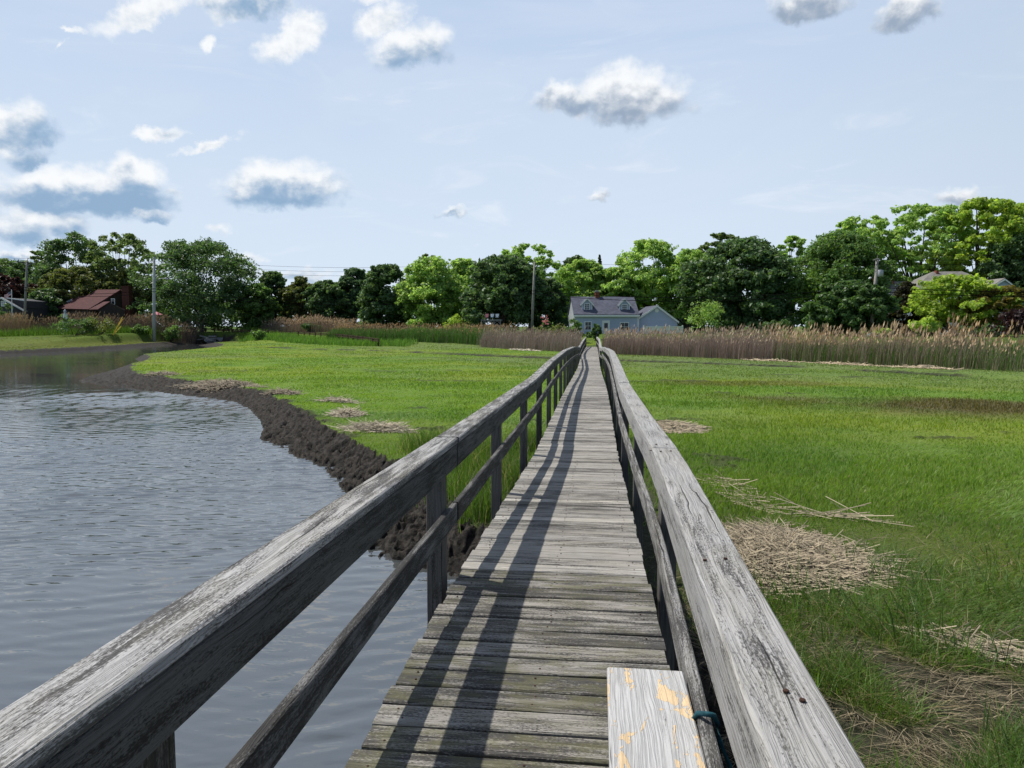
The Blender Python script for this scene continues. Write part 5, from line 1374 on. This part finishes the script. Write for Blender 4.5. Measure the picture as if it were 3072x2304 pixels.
    for k, (px, mt, lab) in enumerate(((1460, 'pink', 'pink folding chair on the raised platform'), (1476, 'blue_item', 'blue-seated folding chair in the middle of the raised platform'), (1491, 'white', 'white folding chair at the right end of the raised platform'))):
        q = at(px, 958, Y + .6); ch = empty('folding_chair', (q[0], q[1], zt), lab, 'chair', 'chairs on the raised platform')
        b = MB(); b.box((q[0] - .22, q[1] - .2, zt + .30), (q[0] + .22, q[1] + .2, zt + .34)); b.build('seat', M[mt], ch)
        b = MB(); b.poly([(q[0] - .22, q[1] + .2, zt + .36), (q[0] + .22, q[1] + .2, zt + .36), (q[0] + .24, q[1] + .34, zt + .80), (q[0] - .24, q[1] + .34, zt + .80)], .03, nrm=(0, 1, 0)); b.build('backrest', M['pink' if k == 0 else 'white'], ch)
        for s_ in (-1, 1):
            b = MB(); b.tube([(q[0] + s_ * .2, q[1] - .2, zt), (q[0] + s_ * .2, q[1] + .25, zt + .5)], .015, 5); b.tube([(q[0] + s_ * .2, q[1] + .25, zt), (q[0] + s_ * .2, q[1] - .2, zt + .45)], .015, 5); b.build('leg', M['black'], ch)
    # thin stake in the green strip
    T, B_ = at(1386, 987, 84), at(1386, 1012, 84); b = MB(); b.tube([(B_[0], B_[1], gh(B_[0], B_[1]) - .2), T], .035, 6)
    o = b.build('stake', M['rust']); tag(o, 'thin dark stake standing in the green strip left of the reeds', 'stake')
    # white things by the leaning pole
    p = at(2604, 1003, 68); g0 = gh(p[0], p[1]); zt = at(2604, 996, 68)[2]
    b = MB(); b.lathe([(.24, 0), (.27, zt - g0 - .25), (.22, zt - g0 - .1), (.12, zt - g0 - .02), (.02, zt - g0)], (p[0], p[1], g0), 14)
    o = b.build('covered_grill', M['white'], None, True); tag(o, 'white rounded cover beside the foot of the leaning transformer pole', 'covered grill')
    p = at(2625, 1005, 70); g0 = gh(p[0], p[1]); zt = at(2625, 997, 70)[2]
    gb = empty('garden_bench', (p[0], p[1], g0), 'white slatted garden bench right of the leaning transformer pole foot', 'bench')
    b = MB()
    for k in range(4): b.box((p[0] - .28, p[1] - .02, zt - .1 - .13 * k), (p[0] + .28, p[1] + .02, zt - .03 - .13 * k))
    b.build('backrest', M['white'], gb); b = MB(); b.box((p[0] - .28, p[1] - .45, zt - .55), (p[0] + .28, p[1] - .03, zt - .5)); b.build('seat', M['white'], gb)
    for s_ in (-.27, .27):
        b = MB(); b.box((p[0] + s_ - .025, p[1] - .45, g0), (p[0] + s_ + .025, p[1] - .4, zt - .552)); b.box((p[0] + s_ - .025, p[1] + .022, g0), (p[0] + s_ + .025, p[1] + .07, zt)); b.build('leg', M['white'], gb)

# ------------------------------------------------------------------ sky
def make_sky():
    w = bpy.data.worlds.new('World'); S.world = w; w.use_nodes = True
    nt = w.node_tree; nt.nodes.clear(); g = G(nt)
    out = g.n('ShaderNodeOutputWorld'); bg = g.n('ShaderNodeBackground')
    sky = g.n('ShaderNodeTexSky', sky_type='NISHITA'); sky.sun_disc = False
    sky.sun_elevation = math.asin(SUN.z); sky.sun_rotation = math.atan2(SUN.x, SUN.y); sky.air_density = 1.; sky.dust_density = 1.2; sky.ozone_density = 1.5
    dirv = g.n('ShaderNodeTexCoord').outputs['Generated']
    x, y, z = g.sep(dirv)
    az = g.m('ARCTAN2', x, y); el = g.m('ARCSINE', z)
    p = g.comb(az, el, 0.)
    STR = .1
    k = 1 / STR
    # thin high veil over the blue
    veil = g.noise(g.scale(p, (1.6, 6.5, 1)), 1, 5, .6, .6)
    vs = g.ss(el, 1.25, .58)
    lowv = g.mix(g.ss(el, .0, .55), tuple(c * k for c in (.71, .83, .97)), tuple(c * k for c in (.50, .635, .855)))
    lowv = g.mix(g.m('MULTIPLY', g.ss(veil, .35, .7), .45), lowv, tuple(c * k for c in (.72, .80, .93)))
    lowv = g.mix(g.m('MULTIPLY', g.ss(az, .1, .75), .5), lowv, tuple(c * k for c in (.52, .62, .74)))
    dk = g.n('ShaderNodeVectorMath', operation='SCALE'); g.set(dk.inputs[0], sky.outputs[0]); dk.inputs['Scale'].default_value = .62
    # the veil is brightest on the sun's side and gives way to plain blue sky opposite
    sunside = g.m('COSINE', g.m('SUBTRACT', az, math.atan2(SUN.x, SUN.y) + .35))
    lowv = g.mix(g.ss(sunside, -.05, -.6), lowv, tuple(c * k for c in (.20, .29, .46)))
    base = g.mix(g.m('MULTIPLY', vs, .95), dk.outputs[0], lowv)
    # cumulus: ellipses in direction space broken up by noise
    n1 = g.noise(g.scale(p, (1, 1.3, 1)), 26, 7, .55, .15)
    n2 = g.noise(g.scale(p, (1, 1.3, 1)), 9, 4, .55)
    n1b = g.noise(g.scale(g.comb(g.m('ADD', az, .006), g.m('SUBTRACT', el, .010), 0.), (1, 1.3, 1)), 26, 4, .55, .15)
    nn = g.m('ADD', g.m('MULTIPLY', g.m('SUBTRACT', n1, .5), 1.5), g.m('MULTIPLY', g.m('SUBTRACT', n2, .5), 1.3))
    CL = [  # cx, cy, hw, hh in the 2212 px picture, tilt, darkness, strength
        (1222, 222, 88, 46, 0, .62, 1.1), (1360, 215, 122, 74, 0, .62, 1.25),
        (612, 412, 122, 60, .12, .85, 1.3),
        (25, 290, 100, 82, .5, .9, 1.2), (60, 345, 80, 40, .4, .9, 1.), (180, 425, 205, 64, .10, .95, 1.25), (285, 390, 84, 60, 0, .8, 1.2), (60, 500, 100, 60, 0, .75, 1.0), (140, 488, 80, 48, 0, .8, 1.), (330, 462, 55, 26, .1, .7, .9),
        (890, 108, 98, 62, .2, .62, 1.15), (825, 50, 84, 56, .5, .1, 1.1), (790, -10, 60, 40, 0, .1, .8),
        (640, 85, 92, 54, .55, .1, 1.2), (530, 5, 120, 52, .1, .8, 1.15), (500, 30, 80, 40, .3, .1, .9), (670, 30, 60, 40, 0, .2, .7),
        (320, 28, 125, 40, .42, .05, 1.15), (452, 100, 40, 26, .5, .05, .85), (160, 64, 46, 18, 0, .05, .7), (142, 97, 44, 14, .45, .05, .65),
        (978, 462, 44, 20, .15, .7, .8), (1292, 424, 54, 22, .12, .6, .8), (2062, 424, 84, 34, 0, .6, .85), (1750, 10, 92, 58, 0, .75, 1.15), (1960, 26, 84, 58, .15, .7, 1.05),
        (345, 292, 84, 24, .12, .1, .95), (448, 318, 96, 20, .33, .1, .95), (640, 595, 130, 26, .05, .3, .75), (545, 560, 70, 22, 0, .3, .7), (470, 500, 90, 30, .1, .15, .55), (790, 600, 90, 18, 0, .2, .7), (40, 560, 120, 22, 0, .8, .9), (380, 415, 70, 22, -.2, .1, .6),
        (1180, -160, 300, 90, 0, .3, .8), (1700, -250, 350, 90, 0, .3, .8), (-250, 380, 160, 70, 0, .8, 1.1), (2480, 380, 160, 60, 0, .5, .9), (-300, 100, 200, 60, 0, .3, .9)]
    def azel(px, py):
        d = ray(px * K, py * K); d = d / np.linalg.norm(d); return math.atan2(d[0], d[1]), math.asin(d[2])
    # warp the directions so that outlines billow
    wn = g.n('ShaderNodeTexNoise', noise_dimensions='3D'); g.set(wn.inputs['Vector'], p); wn.inputs['Scale'].default_value = 30; wn.inputs['Detail'].default_value = 7; wn.inputs['Roughness'].default_value = .6
    wc = g.n('ShaderNodeSeparateColor'); g.set(wc.inputs[0], wn.outputs['Color'])
    azw = g.m('ADD', az, g.m('MULTIPLY', g.m('SUBTRACT', wc.outputs[0], .5), .052)); elw = g.m('ADD', el, g.m('MULTIPLY', g.m('SUBTRACT', wc.outputs[1], .5), .040))
    D = None
    for cx, cy, hw, hh, tilt, dark, st in CL:
        a0, e0 = azel(cx, cy)
        wa = abs(azel(cx + hw, cy)[0] - azel(cx - hw, cy)[0]) / 2; we = abs(azel(cx, cy + hh)[1] - azel(cx, cy - hh)[1]) / 2
        u = g.m('SUBTRACT', azw, a0); v = g.m('SUBTRACT', elw, e0)
        ct, s_ = math.cos(-tilt), math.sin(-tilt)
        ur = g.m('DIVIDE', g.m('SUBTRACT', g.m('MULTIPLY', u, ct), g.m('MULTIPLY', v, s_)), wa)
        vr = g.m('DIVIDE', g.m('ADD', g.m('MULTIPLY', v, ct), g.m('MULTIPLY', u, s_)), we)
        vb = g.m('MAXIMUM', vr, g.m('MULTIPLY', vr, -1.35))          # flatter base
        d = g.m('SUBTRACT', st, g.m('SQRT', g.m('ADD', g.m('MULTIPLY', ur, ur), g.m('MULTIPLY', vb, vb))))
        sh = g.m('MULTIPLY', g.m('SUBTRACT', .42, vr), dark * .95)
        wgt = g.m('POWER', g.m('MAXIMUM', g.m('ADD', d, .35), 0.), 3.)
        if D is None: D, SW, SS_ = d, wgt, g.m('MULTIPLY', wgt, sh)
        else: D = g.m('MAXIMUM', D, d); SW = g.m('ADD', SW, wgt); SS_ = g.m('ADD', SS_, g.m('MULTIPLY', wgt, sh))
    SH = g.m('DIVIDE', SS_, g.m('ADD', SW, 1e-4))
    dens = g.m('ADD', D, g.m('MULTIPLY', nn, .55))
    alpha = g.ss(dens, .02, .62)
    lit = g.m('ADD', g.m('MULTIPLY', g.m('SUBTRACT', n1, n1b), -1.1), g.m('MULTIPLY', g.m('SUBTRACT', n2, .5), .9))
    shade = g.ss(g.m('ADD', g.m('ADD', SH, lit), g.m('MULTIPLY', g.m('SUBTRACT', dens, .5), .2)), -.12, .66)
    white = tuple(c * k for c in (.97, .985, 1.0)); grey = g.mix(g.ss(az, -.35, .1), tuple(c * k for c in (.28, .43, .62)), tuple(c * k for c in (.32, .40, .52)))
    cl = g.mix(shade, white, grey)
    wisp = g.m('MULTIPLY', g.ss(g.noise(g.scale(p, (2.2, 9, 1)), 2.2, 7, .62, 1.2), .52, .80), g.ss(el, .62, .12))
    base = g.mix(g.m('MULTIPLY', wisp, .55), base, tuple(c * k for c in (.86, .91, .98)))
    # thin parts let the veil through
    final = g.mix(g.m('MULTIPLY', alpha, .96), base, cl)
    hz = g.ss(el, .035, -.03); final = g.mix(hz, final, tuple(c * k for c in (.62, .70, .80)))
    nt.links.new(final, bg.inputs[0]); bg.inputs[1].default_value = STR
    nt.links.new(bg.outputs[0], out.inputs[0])
    w.cycles.sampling_method = 'MANUAL'; w.cycles.sample_map_resolution = 512
    L = bpy.data.lights.new('sun', 'SUN'); L.energy = 5.0; L.angle = math.radians(.53); L.color = (1., .95, .86)
    o = bpy.data.objects.new('sun', L); COL.objects.link(o); o.rotation_euler = SUN.to_track_quat('Z', 'Y').to_euler(); o.location = (-50, 20, 90)

def make_camera():
    c = bpy.data.cameras.new('camera'); c.sensor_width = 36; c.lens = 36 * F / 3072; c.clip_end = 6000; c.clip_start = .05
    o = bpy.data.objects.new('camera', c); COL.objects.link(o)
    m = Matrix(((RT[0], UP[0], -FW[0], CAM[0]), (RT[1], UP[1], -FW[1], CAM[1]), (RT[2], UP[2], -FW[2], CAM[2]), (0, 0, 0, 1)))
    o.matrix_world = m; S.camera = o

make_camera(); make_sky(); make_ground(); make_water(); make_road()
make_boardwalk(); make_straw(); make_grass(); make_reeds(); make_weeds(); make_culvert()
make_house(); make_left_houses(); make_right_house(); make_poles(); make_woods(); make_trees(); make_shrubs()
S.view_settings.view_transform = 'Standard'; S.view_settings.look = 'None'; S.view_settings.exposure = 0; S.view_settings.gamma = 1
S.view_settings.use_curve_mapping = False
S.cycles.max_bounces = 6; S.cycles.transparent_max_bounces = 8; S.cycles.use_denoising = True
